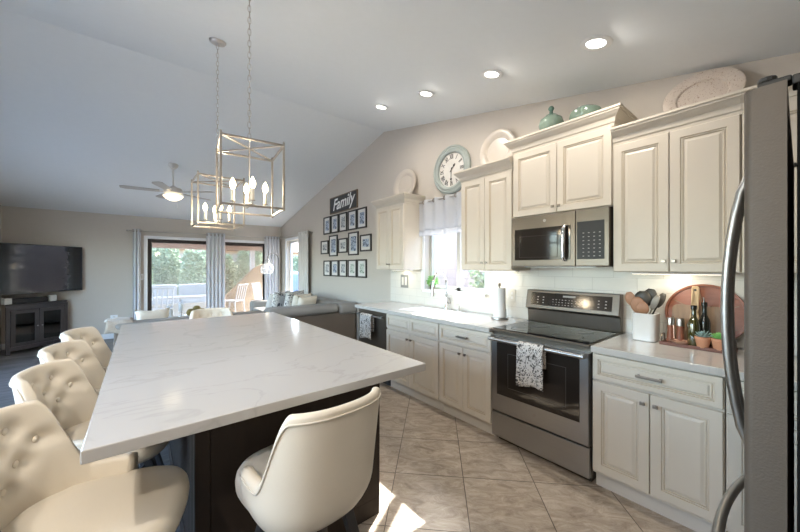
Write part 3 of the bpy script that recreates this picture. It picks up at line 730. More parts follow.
m = MB(); m.box(xm, xm + .029, my0, ysp - .001, mz0 + .005, mz1 - .002); cp = obj('control_column', m, 'slate_steel', t, bev=.004)
m = MB(); m.box(xm - .002, xm, my0 + .03, ysp - .012, mz0 + .055, mz1 - .09); kp = obj('keypad', m, 'black_plastic', cp)
m = MB()
for i in range(4):
    for j in range(7):
        y = my0 + .05 + i * .036; z = mz0 + .075 + j * .028; m.box(xm - .0026, xm - .002, y + .003, y + .014, z, z + .005)
obj('keypad_marks', m, 'marking', kp)
m = MB(); m.box(xm + .05, xm + .2, my0 + .1, my1 - .1, mz0 - .004, mz0 + .0); obj('vent_filter', m, 'steel', t)

# ------------------------------------------------------------------ refrigerator, seen edge-on at the right
rx0, rx1 = .98, 1.89; ryf = .0765; ryb = .018
t = thing('refrigerator', 'stainless french door refrigerator standing edge-on at the right', 'refrigerator', ((rx0 + rx1) / 2, -.35, 0))
m = MB(); m.box(rx0 + .003, rx1 - .003, -.72, .006, .03, 1.765); m.box(rx0 + .04, rx1 - .04, -.70, -.02, 0, .03); obj('body', m, 'fridge_body', t, bev=.003)
xm_ = (rx0 + rx1) / 2
def fdoor(nm, a, b, z0, z1):
    m = MB(); r = .014; pts = [(a, ryb), (a, ryf - r)] + [(a + r - r * math.cos(k * PI / 8), ryf - r + r * math.sin(k * PI / 8)) for k in range(1, 5)] + [(b - r + r * math.sin(k * PI / 8), ryf - r + r * math.cos(k * PI / 8)) for k in range(0, 4)] + [(b, ryf - r), (b, ryb)]
    m.prism(pts, z0, z1, 'z'); return obj(nm, m, 'fridge_face', t, smooth='auto')
dl = fdoor('door', rx0, xm_ - .002, .715, 1.775); dr_ = fdoor('door', xm_ + .002, rx1, .715, 1.775); fz = fdoor('freezer_drawer', rx0, rx1, .06, .705)
for d, x in ((dl, xm_ - .038), (dr_, xm_ + .038)):
    P_ = [(x, ryf, 1.715)] + [(x, ryf + .012 + .058 * math.sin(PI * k / 12) ** .6, 1.715 - .865 * (.015 + .97 * k / 12)) for k in range(0, 13)] + [(x, ryf, .85)]
    m = MB(); m.tube(P_, .0115, 12); obj('handle', m, 'steel', d, smooth='auto')
P_ = [(rx0 + .06, ryf, .63)] + [(rx0 + .06 + (rx1 - rx0 - .12) * (.01 + .98 * k / 12), ryf + .012 + .07 * math.sin(PI * k / 12) ** .5, .63) for k in range(13)] + [(rx1 - .06, ryf, .63)]
m = MB(); m.tube(P_, .0135, 12); obj('handle', m, 'steel', fz, smooth='auto')
for x, s in ((rx0 + .03, 1), (rx1 - .03, -1)):
    m = MB(); m.box(x - .022, x + .022, -.05, .060, 1.7655, 1.772 + .010) if False else m.box(x - .022, x + .022, -.06, .012, 1.7655, 1.785)
    m.box(x - .018, x + .018, .0121, .058, 1.776, 1.788); m.lathe([(0, 0), (.014, 0), (.014, .012), (0, .012)], (x, .045, 1.788), 12)
    obj('hinge_cover', m, 'hinge_black', t, bev=.003)

# ------------------------------------------------------------------ island
t = thing('kitchen_island', 'dark espresso kitchen island base with grooved side panels', 'island', (.67, 2.5, 0))
ix0, ix1, iy0, iy1 = .165, 1.07, 1.51, 3.42
m = MB(); m.box(ix0 + .02, ix1 - .018, iy0 + .018, iy1 - .018, .0, .892); obj('carcass', m, 'espresso', t)
m = MB()
def beadface(m, p0, p1, n, z0=.10, z1=.86, pitch=.05):
    p0 = Vector((*p0, 0)); p1 = Vector((*p1, 0)); L = (p1 - p0).length; d = (p1 - p0).normalized(); n = Vector((*n, 0)); k = int(L / pitch); pr = []
    for i in range(k):
        s = i * L / k; w_ = L / k
        pr += [(s, .010), (s + w_ * .72, .010), (s + w_ * .78, .002), (s + w_ * .83, .002), (s + w_ * .87, .008), (s + w_ * .93, .008), (s + w_ * .97, .002)]
    pr += [(L, .010)]
    A = [tuple(p0 + d * s + n * h + Vector((0, 0, z0))) for s, h in pr]; B = [tuple(p0 + d * s + n * h + Vector((0, 0, z1))) for s, h in pr]
    m.loops([A, B], False, False, closed=False)
beadface(m, (ix0 + .02, iy1 - .05), (ix0 + .02, iy0 + .06), (-1, 0), z0=.10, z1=.892); obj('beadboard_panel', m, 'espresso', t, fix=False)
m = MB(); 
m.box(ix0 + .004, ix0 + .06, iy0 + .004, iy0 + .064, .0, .892); obj('corner_post', m, 'espresso', t, bev=.004); m = MB(); m.box(ix0 + .004, ix0 + .06, iy1 - .06, iy1, .0, .892); obj('corner_post', m, 'espresso', t, bev=.004)
m = MB(); m.box(ix0 + .004, ix0 + .02, iy0 + .065, iy1 - .065, 0, .10); m.box(ix0 + .062, ix1, iy0 + .008, iy0 + .0178, 0, .10); obj('base_moulding', m, 'espresso', t, bev=.003)
m = MB(); m.panel((ix0 + .062, iy0 + .0178, .10), (1, 0, 0), (0, 0, 1), (0, -1, 0), ix1 - ix0 - .062, .79, [(0, 0, 0), (0, .010, 0)]); obj('end_panel', m, 'espresso', t)
for k in range(3):
    a = iy0 + .03 + k * .625; m = MB(); m.panel((ix1 - .018, a, .12), (0, 1, 0), (0, 0, 1), (1, 0, 0), .615, .75, [(r[0], r[1], 0) for r in DOOR]); d = obj('door', m, 'espresso', t)
    m = MB(); m.box(ix1 + .002, ix1 + .022, a + .04, a + .06, .70, .72); obj('knob', m, 'knob_metal', d, bev=.003)
m = MB(); m.box(-.122, 1.112, 1.176, 3.538, .893, .930); o = obj('island_countertop', m, 'quartz', origin=(.49, 2.36, .893), bev=.0035); tag(o, 'large white veined quartz slab topping the island', 'countertop')

# ------------------------------------------------------------------ bar stools (local front is +Y)
def stool():
    t = thing('bar_stool', 'x', 'bar stool', (0, 0, 0), 'cream upholstered stools around the island')
    H, ARM, SEAT = .958, .695, .635
    def plan(a, grow, rx, ry, n=2.5):
        c, s = math.cos(a), math.sin(a)
        x = (rx + grow) * math.copysign(abs(s) ** (2 / n), s); y = -(ry + grow) * math.copysign(abs(c) ** (2 / n), c); return x, y
    A = math.radians(102); nu, nv = 84, 18
    def top(a):
        d = abs(a); k = min(1, max(0, (d - math.radians(44)) / math.radians(34))); k = k * k * (3 - 2 * k); return H - (H - ARM) * k - .012 * (d / 1.0) ** 2 * (1 - k)
    tufts = [(x, z) for z, xs in ((.895, (-.10, 0, .10)), (.84, (-.15, -.05, .05, .15)), (.785, (-.10, 0, .10)), (.73, (-.05, .05))) for x in xs]
    def ppos(u, v, side):
        a = -A + 2 * A * u; z1 = top(a); z0 = .54 if side else SEAT - .03
        z = z0 + (z1 - z0) * v; hh = max(0, (z - .54) / .42)
        lean = -.055 * hh * max(0, math.cos(a)) ** .8 if abs(a) < PI / 2 else 0
        thick = .050 - .020 * hh
        g = (0 if side else -thick) + .012 * hh
        x, y = plan(a, g - (0.03 * (1 - min(1, (z - .54) / .10)) ** 2 if side and z < .64 else 0), .225, .215)
        y += lean + .02
        if not side:
            dd = sum(math.exp(-((x - tx) ** 2 + (z - tz) ** 2) / .00075) for tx, tz in tufts if y < .02)
            nrm = Vector((x / .225 ** 2, (y) / .215 ** 2, 0)); nrm.normalize() if nrm.length else None
            bul = .006 * math.sin(v * PI)
            x += nrm.x * (.023 * dd - bul); y += nrm.y * (.023 * dd - bul)
        return (x, y, z)
    m = MB(); L = []
    for i in range(nu + 1):
        u = i / nu; l = [ppos(u, j / nv, True) for j in range(nv + 1)]
        o_, i_ = Vector(ppos(u, 1, True)), Vector(ppos(u, 1, False)); c = (o_ + i_) / 2; r = (o_ - i_).length / 2
        for q in (1, 2, 3, 4, 5):
            an = PI * q / 6; p = c + (o_ - c) * math.cos(an); p.z += r * .8 * math.sin(an); l.append(tuple(p))
        l += [ppos(u, 1 - j / 36, False) for j in range(37)]
        L.append(l)
    m.loops(L); bk = obj('backrest', m, 'leather_cream', t, smooth=True, world=False)
    m = MB(); m.tube([tuple(Vector(ppos(i / 60, 1, True)) + Vector((0, 0, -.012)) + Vector((ppos(i / 60, 1, True)[0], ppos(i / 60, 1, True)[1], 0)).normalized() * .001) for i in range(61)], .0035, 6); obj('piping', m, 'leather_piping', bk, smooth=True, world=False)
    for tx, tz in tufts:
        best = min((Vector(ppos(u / 200, v / 40, False)) for u in range(20, 181) for v in range(10, 41)), key=lambda p: (p.x - tx) ** 2 + (p.z - tz) ** 2 + (1 if p.y > .0 else 0))
        m = MB(); m.ico(tuple(best + Vector((0, .002, 0))), .012, 2, (1, .55, 1)); obj('button', m, 'leather_cream', bk, smooth=True, world=False)
    # seat cushion
    m = MB(); L = []
    for (s, z) in ((.55, .555), (.86, .556), (.96, .562), (1.0, .580), (1.01, .605), (.995, .628), (.95, .645), (.88, .655), (.6, .664), (.25, .667)):
        l = []
        for i in range(48):
            a = 2 * PI * i / 48; c, sn = math.cos(a), math.sin(a); n = 2.9
            y = .235 * math.copysign(abs(sn) ** (2 / n), sn) * s; x = (.215 + (.02 if y > 0 else -.02) * min(1, abs(y) / .2)) * math.copysign(abs(c) ** (2 / n), c) * s
            if y < -.14: x *= .93
            l.append((x, y + .045, z))
        L.append(l)
    m.loops(L); obj('seat', m, 'leather_cream', t, smooth=True, world=False)
    m = MB(); m.lathe([(0, .50), (.12, .50), (.12, .512), (.05, .515), (.05, .55), (.13, .552), (.13, .5555), (0, .5555)], (0, .03, 0), 28); obj('swivel_plate', m, 'dark_metal', t, smooth='auto', world=False)
    for sx in (-1, 1):
        for sy in (-1, 1):
            m = MB(); a = Vector((sx * .10, .03 + sy * .10, .515)); b = Vector((sx * .205, .03 + sy * .205, 0)); q = [(-1, -1), (1, -1), (1, 1), (-1, 1)]
            m.loops([[(p.x + i * w_ / 2, p.y + j * w_ / 2, p.z) for i, j in q] for p, w_ in ((a, .042), (b, .026))]); obj('leg', m, 'dark_leg', t, bev=.004, world=False)
    R = .165; m = MB(); m.tube([(R * math.cos(2 * PI * k / 32), .03 + R * math.sin(2 * PI * k / 32), .21) for k in range(32)], .009, 8, close=True)
    for k in range(4):
        a = PI / 4 + k * PI / 2; m.tube([(R * math.cos(a), .03 + R * math.sin(a), .21), (.226 * math.cos(a), .03 + .226 * math.sin(a), .21)], .007, 6)
    obj('footrest_ring', m, 'dark_metal', t, smooth='auto', world=False)
    return t
s0 = stool()
ST = [(-.15, 1.40, -107, 'cream tufted bar stool nearest the camera, at the left side of the island'),
      (-.14, 2.03, -106, 'cream tufted bar stool second from the camera along the left side of the island'),
      (-.155, 2.57, -107, 'cream tufted bar stool third from the camera along the left side of the island'),
      (-.15, 3.13, -106, 'cream tufted bar stool farthest back along the left side of the island'),
      (.505, 1.165, 5, 'cream bar stool turned with its smooth back to the camera, near end of the island'),
      (.59, 3.73, 180, 'cream bar stool at the far end of the island, only its top showing')]
for i, (x, y, r, lb) in enumerate(ST):
    o = s0 if i == 0 else copy_tree(s0)
    o.location = (x, y, 0); o.rotation_euler = (0, 0, math.radians(r)); o['label'] = lb

# ------------------------------------------------------------------ things on the worktops
def outlet(y, z, label, w=.075, h=.115, x=XW - .008, m_='outlet'):
    t = thing('wall_outlet', label, 'outlet', (x, y, z)); m = MB(); m.box(x - .006, x - .0003, y - w / 2, y + w / 2, z - h / 2, z + h / 2); obj('cover_plate', m, m_, t, bev=.002)
    m = MB(); n = max(1, round(w / .075))
    for k in range(n):
        yc = y + (k - (n - 1) / 2) * .046
        for s in (-1, 1): m.box(x - .0075, x - .006, yc - .012, yc + .012, z + s * .022 - .013, z + s * .022 + .013)
    obj('socket', m, 'white_trim', t)
outlet(1.79, 1.13, 'white wall outlet on the backsplash left of the range')
t = thing('wall_switch_plate', 'grey double switch plate below the narrow left cabinet', 'switch', (XW - .008, 3.46, 1.20))
m = MB(); m.box(XW - .015, XW - .0083, 3.375, 3.535, 1.125, 1.305); obj('cover_plate', m, 'steel_plate', t, bev=.002)
for k in range(2):
    m = MB(); m.box(XW - .019, XW - .015, 3.40 + k * .07, 3.44 + k * .07, 1.16, 1.27); obj('rocker', m, 'outlet', t, bev=.002)
# paper towel
px_, py_ = 2.66, 1.80
t = thing('paper_towel_holder', 'steel paper towel holder with a white roll left of the range', 'paper towel holder', (px_, py_, .914))
m = MB(); m.lathe([(0, 0), (.075, 0), (.077, .006), (.074, .020), (0, .022)], (px_, py_, .9145), 32); obj('base', m, 'steel', t, smooth='auto')
m = MB(); m.tube([(px_, py_, .93), (px_, py_, 1.245)], .006, 10); m.lathe([(0, 0), (.011, 0), (.013, .02), (.013, .032), (0, .034)], (px_, py_, 1.225), 14); obj('rod', m, 'knob_metal', t, smooth='auto')
m = MB(); m.tube([(px_ - .0, py_ - .07, .93), (px_, py_ - .07, 1.02)], .004, 8); obj('tension_arm', m, 'steel', t, smooth='auto')
m = MB(); m.lathe([(.018, .937), (.054, .937), (.055, .945), (.055, 1.205), (.054, 1.212), (.018, 1.212), (.018, .937)], (px_, py_, 0), 32); o = obj('paper_towel_roll', m, 'towel_paper', smooth='auto', origin=(px_, py_, .937)); tag(o, 'white roll of paper towels on the steel holder', 'paper towels')
# potted herb on the sill
hx, hy = 2.885, 2.93; z_ = 1.1225
t = thing('potted_herb', 'small green herb in a dark pot on the sink window sill', 'plant', (hx, hy, z_))
m = MB(); m.lathe([(0, 0), (.028, 0), (.036, .055), (.038, .06), (.033, .06), (.031, .05), (0, .05)], (hx, hy, z_), 18); obj('pot', m, 'knob_metal', t, smooth='auto')
def leafball(m, c, R, n, size, flat=1.0, rnd=random):
    for i in range(n):
        d = Vector((rnd.gauss(0, 1), rnd.gauss(0, 1), rnd.gauss(0, 1) * flat)).normalized() * R * rnd.uniform(.45, 1); p = Vector(c) + Vector((d.x, d.y, d.z * flat)); 
        q = Euler((rnd.uniform(0, 6), rnd.uniform(0, 6), rnd.uniform(0, 6))).to_matrix(); s = size * rnd.uniform(.6, 1.2)
        m.add([tuple(p + q @ Vector(v)) for v in ((0, -s, 0), (s * .45, 0, s * .12), (0, s, 0), (-s * .45, 0, s * .12))], [(0, 1, 2, 3)])
m = MB(); leafball(m, (hx, hy, z_ + .105), .080, 260, .019); obj('leaves', m, 'herb_green', t, fix=False)
# window sill things: glass scrubber dish etc. left out; utensil canister
cx, cy = 2.68, .665
t = thing('utensil_canister', 'white ceramic utensil canister between the range and the round board', 'canister', (cx, cy, .914))
def sq(cx, cy, h, z, n=5):
    return [(cx + h * math.copysign(abs(math.cos(2 * PI * k / 32)) ** (2 / n), math.cos(2 * PI * k / 32)), cy + h * math.copysign(abs(math.sin(2 * PI * k / 32)) ** (2 / n), math.sin(2 * PI * k / 32)), z) for k in range(32)]
m = MB(); m.loops([sq(cx, cy, .060, .9145), sq(cx, cy, .066, .920), sq(cx, cy, .068, 1.09), sq(cx, cy, .070, 1.098), sq(cx, cy, .068, 1.100), sq(cx, cy, .062, 1.096), sq(cx, cy, .060, .93)]); obj('vessel', m, 'ceramic_white', t, smooth='auto')
def spoon(nm, label, mt, base, tip, w, l, th=.008, cat='utensil'):
    w *= 1.25; l *= 1.15; b, e = Vector(base), Vector(tip); d = (e - b).normalized(); t = thing(nm, label, cat, base, 'utensils in the white canister')
    m = MB(); m.tube([b, e - d * l], .005, 8); obj('handle', m, mt, t, smooth='auto')
    up = Vector((1, 0, 0)); x = d.cross(up).normalized(); y = x.cross(d).normalized(); L = []
    for k in range(9):
        s = k / 8; r = w * math.sin(PI * (.08 + .84 * s)) ** .6; c = e - d * l * (1 - s) - y * .010 * math.sin(PI * s)
        L.append([tuple(c + x * r * math.cos(2 * PI * q / 14) + y * th * .5 * math.sin(2 * PI * q / 14)) for q in range(14)])
    m = MB(); m.loops(L); obj('head', m, mt, t, smooth=True)
zb = .95
spoon('wooden_spoon', 'wooden spoon with the tallest reddish head, leaning left in the canister', 'spoon_wood', (cx + .01, cy + .01, zb), (cx - .02, cy + .095, 1.235), .026, .085)
spoon('wooden_spatula', 'broad pale wooden spatula at the front left of the canister', 'spoon_wood', (cx - .01, cy - .01, zb), (cx - .045, cy + .045, 1.205), .034, .10, .006)
spoon('wooden_spoon', 'short wooden spoon low at the front of the canister', 'spoon_wood', (cx - .02, cy - .02, zb), (cx - .05, cy + .01, 1.175), .028, .07)
spoon('cooking_ladle', 'dark grey ladle rising from the middle of the canister', 'utensil_gray', (cx + .0, cy + .03, zb), (cx - .01, cy + .012, 1.245), .040, .09, .03)
spoon('cooking_spoon', 'dark grey rounded spoon at the top centre of the canister', 'utensil_gray', (cx + .02, cy + .03, zb), (cx + .01, cy - .030, 1.262), .034, .10, .012)
spoon('slotted_turner', 'grey slim turner leaning right in the canister', 'utensil_light', (cx - .01, cy + .03, zb), (cx - .03, cy - .075, 1.225), .016, .09, .006)
spoon('whisk_spoon', 'grey rounded spoon leaning farthest right in the canister', 'utensil_gray', (cx + .02, cy + .03, zb), (cx + .02, cy - .095, 1.235), .020, .09, .01)
# round board leaning on the backsplash
def lean(x0, z0, ang): return Matrix.Translation((x0, 0, z0)) @ Matrix.Rotation(ang, 4, 'Y')
bx, by, br_ = 2.800, .395, .190
m = MB(); m.T = Matrix.Translation((2.806, by, .916)) @ Matrix.Rotation(.13, 4, 'Y')
prf = [(0, 0), (br_ * .93, 0), (br_ * .94, -.012), (br_, -.014), (br_ + .003, 0), (br_, .012), (0, .012)]
L = []
for r, h in prf: L.append([(h, r * 1.04 * math.cos(2 * PI * i / 56), br_ * 1.02 + r * math.sin(2 * PI * i / 56)) for i in range(56)])
m.loops(L); t = thing('round_board', 'large round reddish wooden board leaning on the backsplash', 'board', (2.80, by, .914)); obj('disc', m, 'red_wood', t, smooth='auto')
m = MB(); m.T = Matrix.Translation((2.8025, by, .916)) @ Matrix.Rotation(.13, 4, 'Y')
for k in (-1, 0, 1): 
    a = .5 + .9 * k; m.bar((-.0010, -.17 * math.cos(a), br_ - .17 * math.sin(a)), (-.0010, .17 * math.cos(a), br_ + .17 * math.sin(a)), .0025, .006)
obj('grain_joint', m, 'board_brown', t)
def board(label, mt, x, y, w, h, ang, th=.016, hw=0, hh=0, rz=0):
    t = thing('cutting_board', label, 'cutting board', (x, y, .914))
    m = MB(); m.T = Matrix.Translation((x, y, .933)) @ Matrix.Rotation(ang, 4, 'Y') @ Matrix.Rotation(rz, 4, 'X')
    r = .03; pts = [(-w, 0), (w, 0), (w, h - r)] + [(w - r + r * math.cos(a), h - r + r * math.sin(a)) for a in (.4, .8, 1.2, PI / 2)]
    if hw: pts += [(hw, h + .01), (hw, h + hh - .01), (hw * .6, h + hh), (-hw * .6, h + hh), (-hw, h + hh - .01), (-hw, h + .01)]
    pts += [(-w + r - r * math.cos(a), h - r + r * math.sin(a)) for a in (PI / 2, 1.2, .8, .4)] + [(-w, h - r)]
    m.prism(pts, 0, th); obj('slab', m, mt, t, bev=.003)
    if hw:
        m = MB(); m.T = Matrix.Translation((x - .001, y, .933)) @ Matrix.Rotation(ang, 4, 'Y'); m.lathe([(0, -.0003), (.007, -.0003), (.007, .002), (0, .002)], (0, 0, h + hh - .025), 14, 'x'); obj('hanging_hole', m, 'ink', t)
board('rectangular brown cutting board leaning behind the olive bottle', 'board_brown', 2.735, .420, .125, .235, .20)
board('narrow pale wooden paddle board leaning upright, the tallest of the boards', 'board_light', 2.712, .428, .022, .20, .17, th=.014, hw=.019, hh=.16)
# tray
tx0, tx1, ty0, ty1 = 2.60, 2.72, .235, .575
t = thing('serving_tray', 'reddish wooden tray with dark metal loop handles beside the canister', 'tray', (2.66, .405, .914))
m = MB(); m.box(tx0, tx1, ty0, ty1, .9146, .928); 
for b in ((tx0, tx0 + .008, ty0, ty1), (tx1 - .008, tx1, ty0, ty1)): m.box(*b, .928, .934)
obj('tray_base', m, 'tray_wood', t, bev=.002)
for y in (ty1 - .006, ty0 + .006):
    m = MB(); m.tube([(tx0 + .02, y, .926), (tx0 + .02, y, .965), (tx0 + .035, y, .978), (tx1 - .035, y, .978), (tx1 - .02, y, .965), (tx1 - .02, y, .926)], .004, 8); obj('loop_handle', m, 'knob_metal', t, smooth='auto')
def potted(label, x, y, mt, blue):
    t = thing('potted_succulent', label, 'plant', (x, y, .928), 'succulents on the tray')
    m = MB(); m.lathe([(0, 0), (.026, 0), (.036, .048), (.038, .050), (.039, .066), (.034, .066), (.032, .056), (0, .056)], (x, y, .9285), 20); p_ = obj('pot', m, 'terracotta', t, smooth='auto')
    m = MB(); m.lathe([(0, .054), (.0325, .0545), (.0325, .058), (0, .060)], (x, y, .9285), 18); obj('soil', m, 'soil', p_)
    m = MB(); rr = random.Random(3 if blue else 9)
    for ring, (n, r, up) in enumerate(((11, .050, .45), (9, .050, .9), (7, .046, 1.6), (5, .040, 3.0))):
        for k in range(n):
            a = 2 * PI * (k + ring * .4) / n + rr.uniform(-.1, .1); d = Vector((math.cos(a), math.sin(a), up)).normalized(); c = Vector((x, y, .986)); s = Vector((-math.sin(a), math.cos(a), 0)); L_ = r * rr.uniform(.9, 1.15); w_ = .007 if blue else .013
            nn = d.cross(s); L2 = []
            for q, ww in ((.1, .5), (.5, 1), (.8, .8), (1, .1)): L2.append([tuple(c + d * L_ * q + s * w_ * ww * math.cos(PI / 3 * j) + nn * .003 * ww * math.sin(PI / 3 * j)) for j in range(6)])
            m.loops(L2)
    obj('rosette', m, mt, t, smooth=True)
potted('terracotta pot with a spiky blue-grey succulent, next to the olive bottle', 2.625, .372, 'succulent_blue', True)
potted('terracotta pot with a bright green succulent, nearest the fridge', 2.625, .300, 'succulent_green', False)
def bottle(label, x, y, h, r, mt, spout=False):
    t = thing('oil_bottle', label, 'bottle', (x, y, .9285)); m = MB()
    m.lathe([(0, 0), (r, 0), (r + .001, .005), (r, h * .55), (r * .85, h * .63), (r * .42, h * .75), (r * .38, h * .93), (r * .46, h * .94), (r * .46, h * .97), (0, h * .97)], (x, y, .9285), 24); obj('glass_body', m, mt, t, smooth='auto')
    m = MB(); m.lathe([(0, 0), (r * .5, 0), (r * .5, .022), (0, .024)], (x, y, .9285 + h * .955), 14); c_ = obj('cap', m, 'bottle_black', t, smooth='auto')
    if spout: m = MB(); m.tube([(x, y, .9285 + h), (x, y + .004, .9285 + h + .04)], .004, 8, r1=.003); obj('pourer', m, 'steel', c_, smooth='auto')
bottle('tall olive green glass oil bottle on the tray', 2.642, .415, .235, .030, 'bottle_green')
bottle('dark bottle with a steel pourer behind the olive green one', 2.695, .375, .255, .029, 'bottle_black', True)
for y, lb in ((.535, 'steel-capped wooden grinder nearest the canister, at the back of the tray'), (.487, 'steel-capped wooden grinder nearer the bottles, at the back of the tray')):
    t = thing('spice_grinder', lb, 'grinder', (2.69, y, .9285), 'grinders on the tray')
    m = MB(); m.lathe([(0, 0), (.022, 0), (.021, .03), (.017, .07), (.019, .105), (0, .105)], (2.69, y, .9285), 20); obj('grinder_body', m, 'red_wood', t, smooth='auto')
    m = MB(); m.lathe([(0, 0), (.0205, 0), (.0205, .045), (.019, .048), (0, .048)], (2.69, y, 1.034), 20); obj('grinder_cap', m, 'nickel', t, smooth='auto')
t = thing('spoon_rest', 'copper coloured spoon rest dish at the front of the tray', 'dish', (2.632, .475, .9285))
m = MB(); m.lathe([(0, 0), (.03, 0), (.046, .014), (.050, .022), (.046, .022), (.028, .006), (0, .005)], (2.632, .475, .9285), 26, sy=1.05); obj('dish', m, 'copper', t, smooth='auto')
m = MB(); m.tube([(2.636, .485, .942), (2.645, .51, .96), (2.66, .515, 1.04)], .003, 6); obj('small_spoon', m, 'copper', t, smooth='auto')

# ------------------------------------------------------------------ above the cabinets
def plate(label, y, z0, rx, rz, mt, ang=.16, scal=0, xx=2.79, name='decorative_plate'):
    t = thing(name, label, 'plate', (xx, y, z0)); L = []; n = 96
    for f, h in ((0, 0), (.62, 0), (.66, -.010), (.97, -.022), (1, -.020), (1, -.012), (.95, -.010), (.66, .004), (0, .010)):
        L.append([(h, f * rx * (1 + (scal * math.cos(14 * 2 * PI * i / n) if f > .9 else 0)) * math.cos(2 * PI * i / n), rz + f * rz * (1 + (scal * math.cos(14 * 2 * PI * i / n) if f > .9 else 0)) * math.sin(2 * PI * i / n)) for i in range(n)])
    m = MB(); m.T = Matrix.Translation((xx, y, z0)) @ Matrix.Rotation(ang, 4, 'Y'); m.loops(L); obj('dish', m, mt, t, smooth='auto')
plate('plain cream plate with raised rim on the narrow left cabinet', 3.40, 2.312, .235, .215, 'plate_cream', ang=.10, xx=2.80)
plate('cream plate with scalloped rim on the cabinet right of the sink window', 1.93, 2.368, .205, .215, 'plate_cream', ang=.08, scal=.012, xx=2.80)
plate('large oval platter with faded floral rim on the tall cabinet beside the fridge', .40, 2.350, .195, .155, 'platter_glaze', ang=.2, xx=2.76, name='oval_platter')
zt = 2.42 - .03 + .12 - .011
t = thing('lidded_urn', 'round celadon green urn with a finial lid, on the cabinet above the microwave', 'urn', (2.67, 1.31, zt))
m = MB(); m.lathe([(0, 0), (.045, 0), (.05, .008), (.085, .05), (.098, .095), (.088, .135), (.06, .158), (.045, .163), (0, .163)], (2.67, 1.31, zt), 32); obj('bowl', m, 'celadon', t, smooth='auto')
m = MB(); m.lathe([(0, 0), (.047, 0), (.045, .008), (.020, .022), (.012, .03), (.016, .036), (.010, .042), (.018, .052), (.024, .066), (.018, .080), (.006, .088), (0, .088)], (2.67, 1.31, zt + .1635), 24); obj('lid', m, 'celadon_dark', t, smooth='auto')
t = thing('low_vase', 'low rounded celadon green vase nearest the raised cabinet corner', 'vase', (2.67, 1.045, zt))
m = MB(); m.lathe([(0, 0), (.05, 0), (.09, .03), (.112, .07), (.105, .105), (.07, .13), (.03, .138), (0, .138)], (2.67, 1.045, zt), 32); obj('body', m, 'celadon', t, smooth='auto')

# wall clock
cy_, cz_, R = 2.585, 2.553, .283
t = thing('wall_clock', 'round wall clock with a wide sage green rim above the window valance', 'clock', (XW, cy_, cz_))
m = MB(); m.lathe([(R * .70, -.012), (R * .72, -.035), (R * .80, -.045), (R * .90, -.035), (R * .93, -.042), (R, -.03), (R, -.001), (R * .70, -.001)], (XW, cy_, cz_), 56, 'x'); obj('rim', m, 'clock_rim', t, smooth='auto')
m = MB(); m.lathe([(0, -.012), (R * .705, -.012), (R * .705, -.002), (0, -.002)], (XW, cy_, cz_), 56, 'x'); fc = obj('dial', m, 'clock_face', t, smooth='auto')
def text_mesh(name, s, size, mt, parent, M4, shear=0, ext=.001, bold=0, label=None):
    c = bpy.data.curves.new(name, 'FONT'); c.body = s; c.size = size; c.align_x = 'CENTER'; c.align_y = 'CENTER'; c.extrude = ext; c.shear = shear; c.offset = bold; c.resolution_u = 4
    o = bpy.data.objects.new('tmp', c); COL.objects.link(o); bpy.context.view_layer.update()
    me = bpy.data.meshes.new_from_object(o.evaluated_get(bpy.context.evaluated_depsgraph_get())); bpy.data.objects.remove(o)
    me.transform(M4); me.name = name; me.materials.clear(); me.materials.append(M[mt])
    q = bpy.data.objects.new(name, me); COL.objects.link(q)
    if parent: me.transform(Matrix.Translation(-org(parent))); q.parent = parent
    if label: q['label'] = label
    return q
TOW = Matrix(((0, 0, -1, 0), (-1, 0, 0, 0), (0, 1, 0, 0), (0, 0, 0, 1)))   # text plane on the right-hand wall, reading from inside the room
for k, num in enumerate(['XII', 'I', 'II', 'III', 'IIII', 'V', 'VI', 'VII', 'VIII', 'IX', 'X', 'XI']):
    a = 2 * PI * k / 12
    M4 = Matrix.Translation((XW - .0135, cy_ - R * .54 * math.sin(a), cz_ + R * .54 * math.cos(a))) @ TOW @ Matrix.Rotation(-a, 4, 'Z') @ Matrix.Diagonal((.8, 1.25, 1, 1))
    text_mesh('numeral', num, .062, 'ink', fc, M4, bold=.0008)
for nm, a, l, w_ in (('hour_hand', math.radians(42), .085, .010), ('minute_hand', math.radians(183), .15, .007)):
    m = MB(); c = Vector((XW - .018, cy_, cz_)); d = Vector((0, -math.sin(a), math.cos(a))); m.bar(tuple(c - d * .03), tuple(c + d * l), w_, .002); m.lathe([(0, -.001), (.014, -.001), (.014, .001), (0, .001)], tuple(c + d * l * .72), 12, 'x'); obj(nm, m, 'ink', fc)

# window valance
t = thing('window_valance', 'short sheer white grommet valance over the sink window', 'valance', (2.80, 2.62, 2.22))
def sheet(path, z0, z1, parent, mt, name, nz=8, hem=None, flare=0):
    m = MB(); L = []
    for k in range(nz + 1):
        f = k / nz; z = z1 + (z0 - z1) * f; cxm = sum(p[0] for p in path) / len(path); cym = sum(p[1] for p in path) / len(path)
        L.append([(p[0] + 0 * cxm, cym + (p[1] - cym) * (1 + flare * f), z) for p in path])
    m.loops(L, False, False, closed=False); o = obj(name, m, mt, parent, smooth=True, fix=False); s = o.modifiers.new('thick', 'SOLIDIFY'); s.thickness = .002; return o
vy0, vy1 = 2.195, 3.085
pth = [(2.80 - .022 * math.sin((y - vy0) / (vy1 - vy0) * 2 * PI * 5), y) for y in [vy0 + (vy1 - vy0) * i / 100 for i in range(101)]]
sheet(pth, 1.86, 2.25, t, 'valance_sheer', 'cloth')
sheet([(x - .004, y) for x, y in pth], 1.80, 1.865, t, 'valance_sheer', 'hem_ruffle', nz=3)
m = MB(); m.tube([(2.80, vy0 - .004, 2.225), (2.80, vy1 + .005, 2.225)], .008, 10); [m.tube([(2.80, y, 2.225), (XW, y, 2.225)], .006, 8) for y in (vy0 + .002, vy1 - .0)]; obj('rod', m, 'nickel', t, smooth='auto')
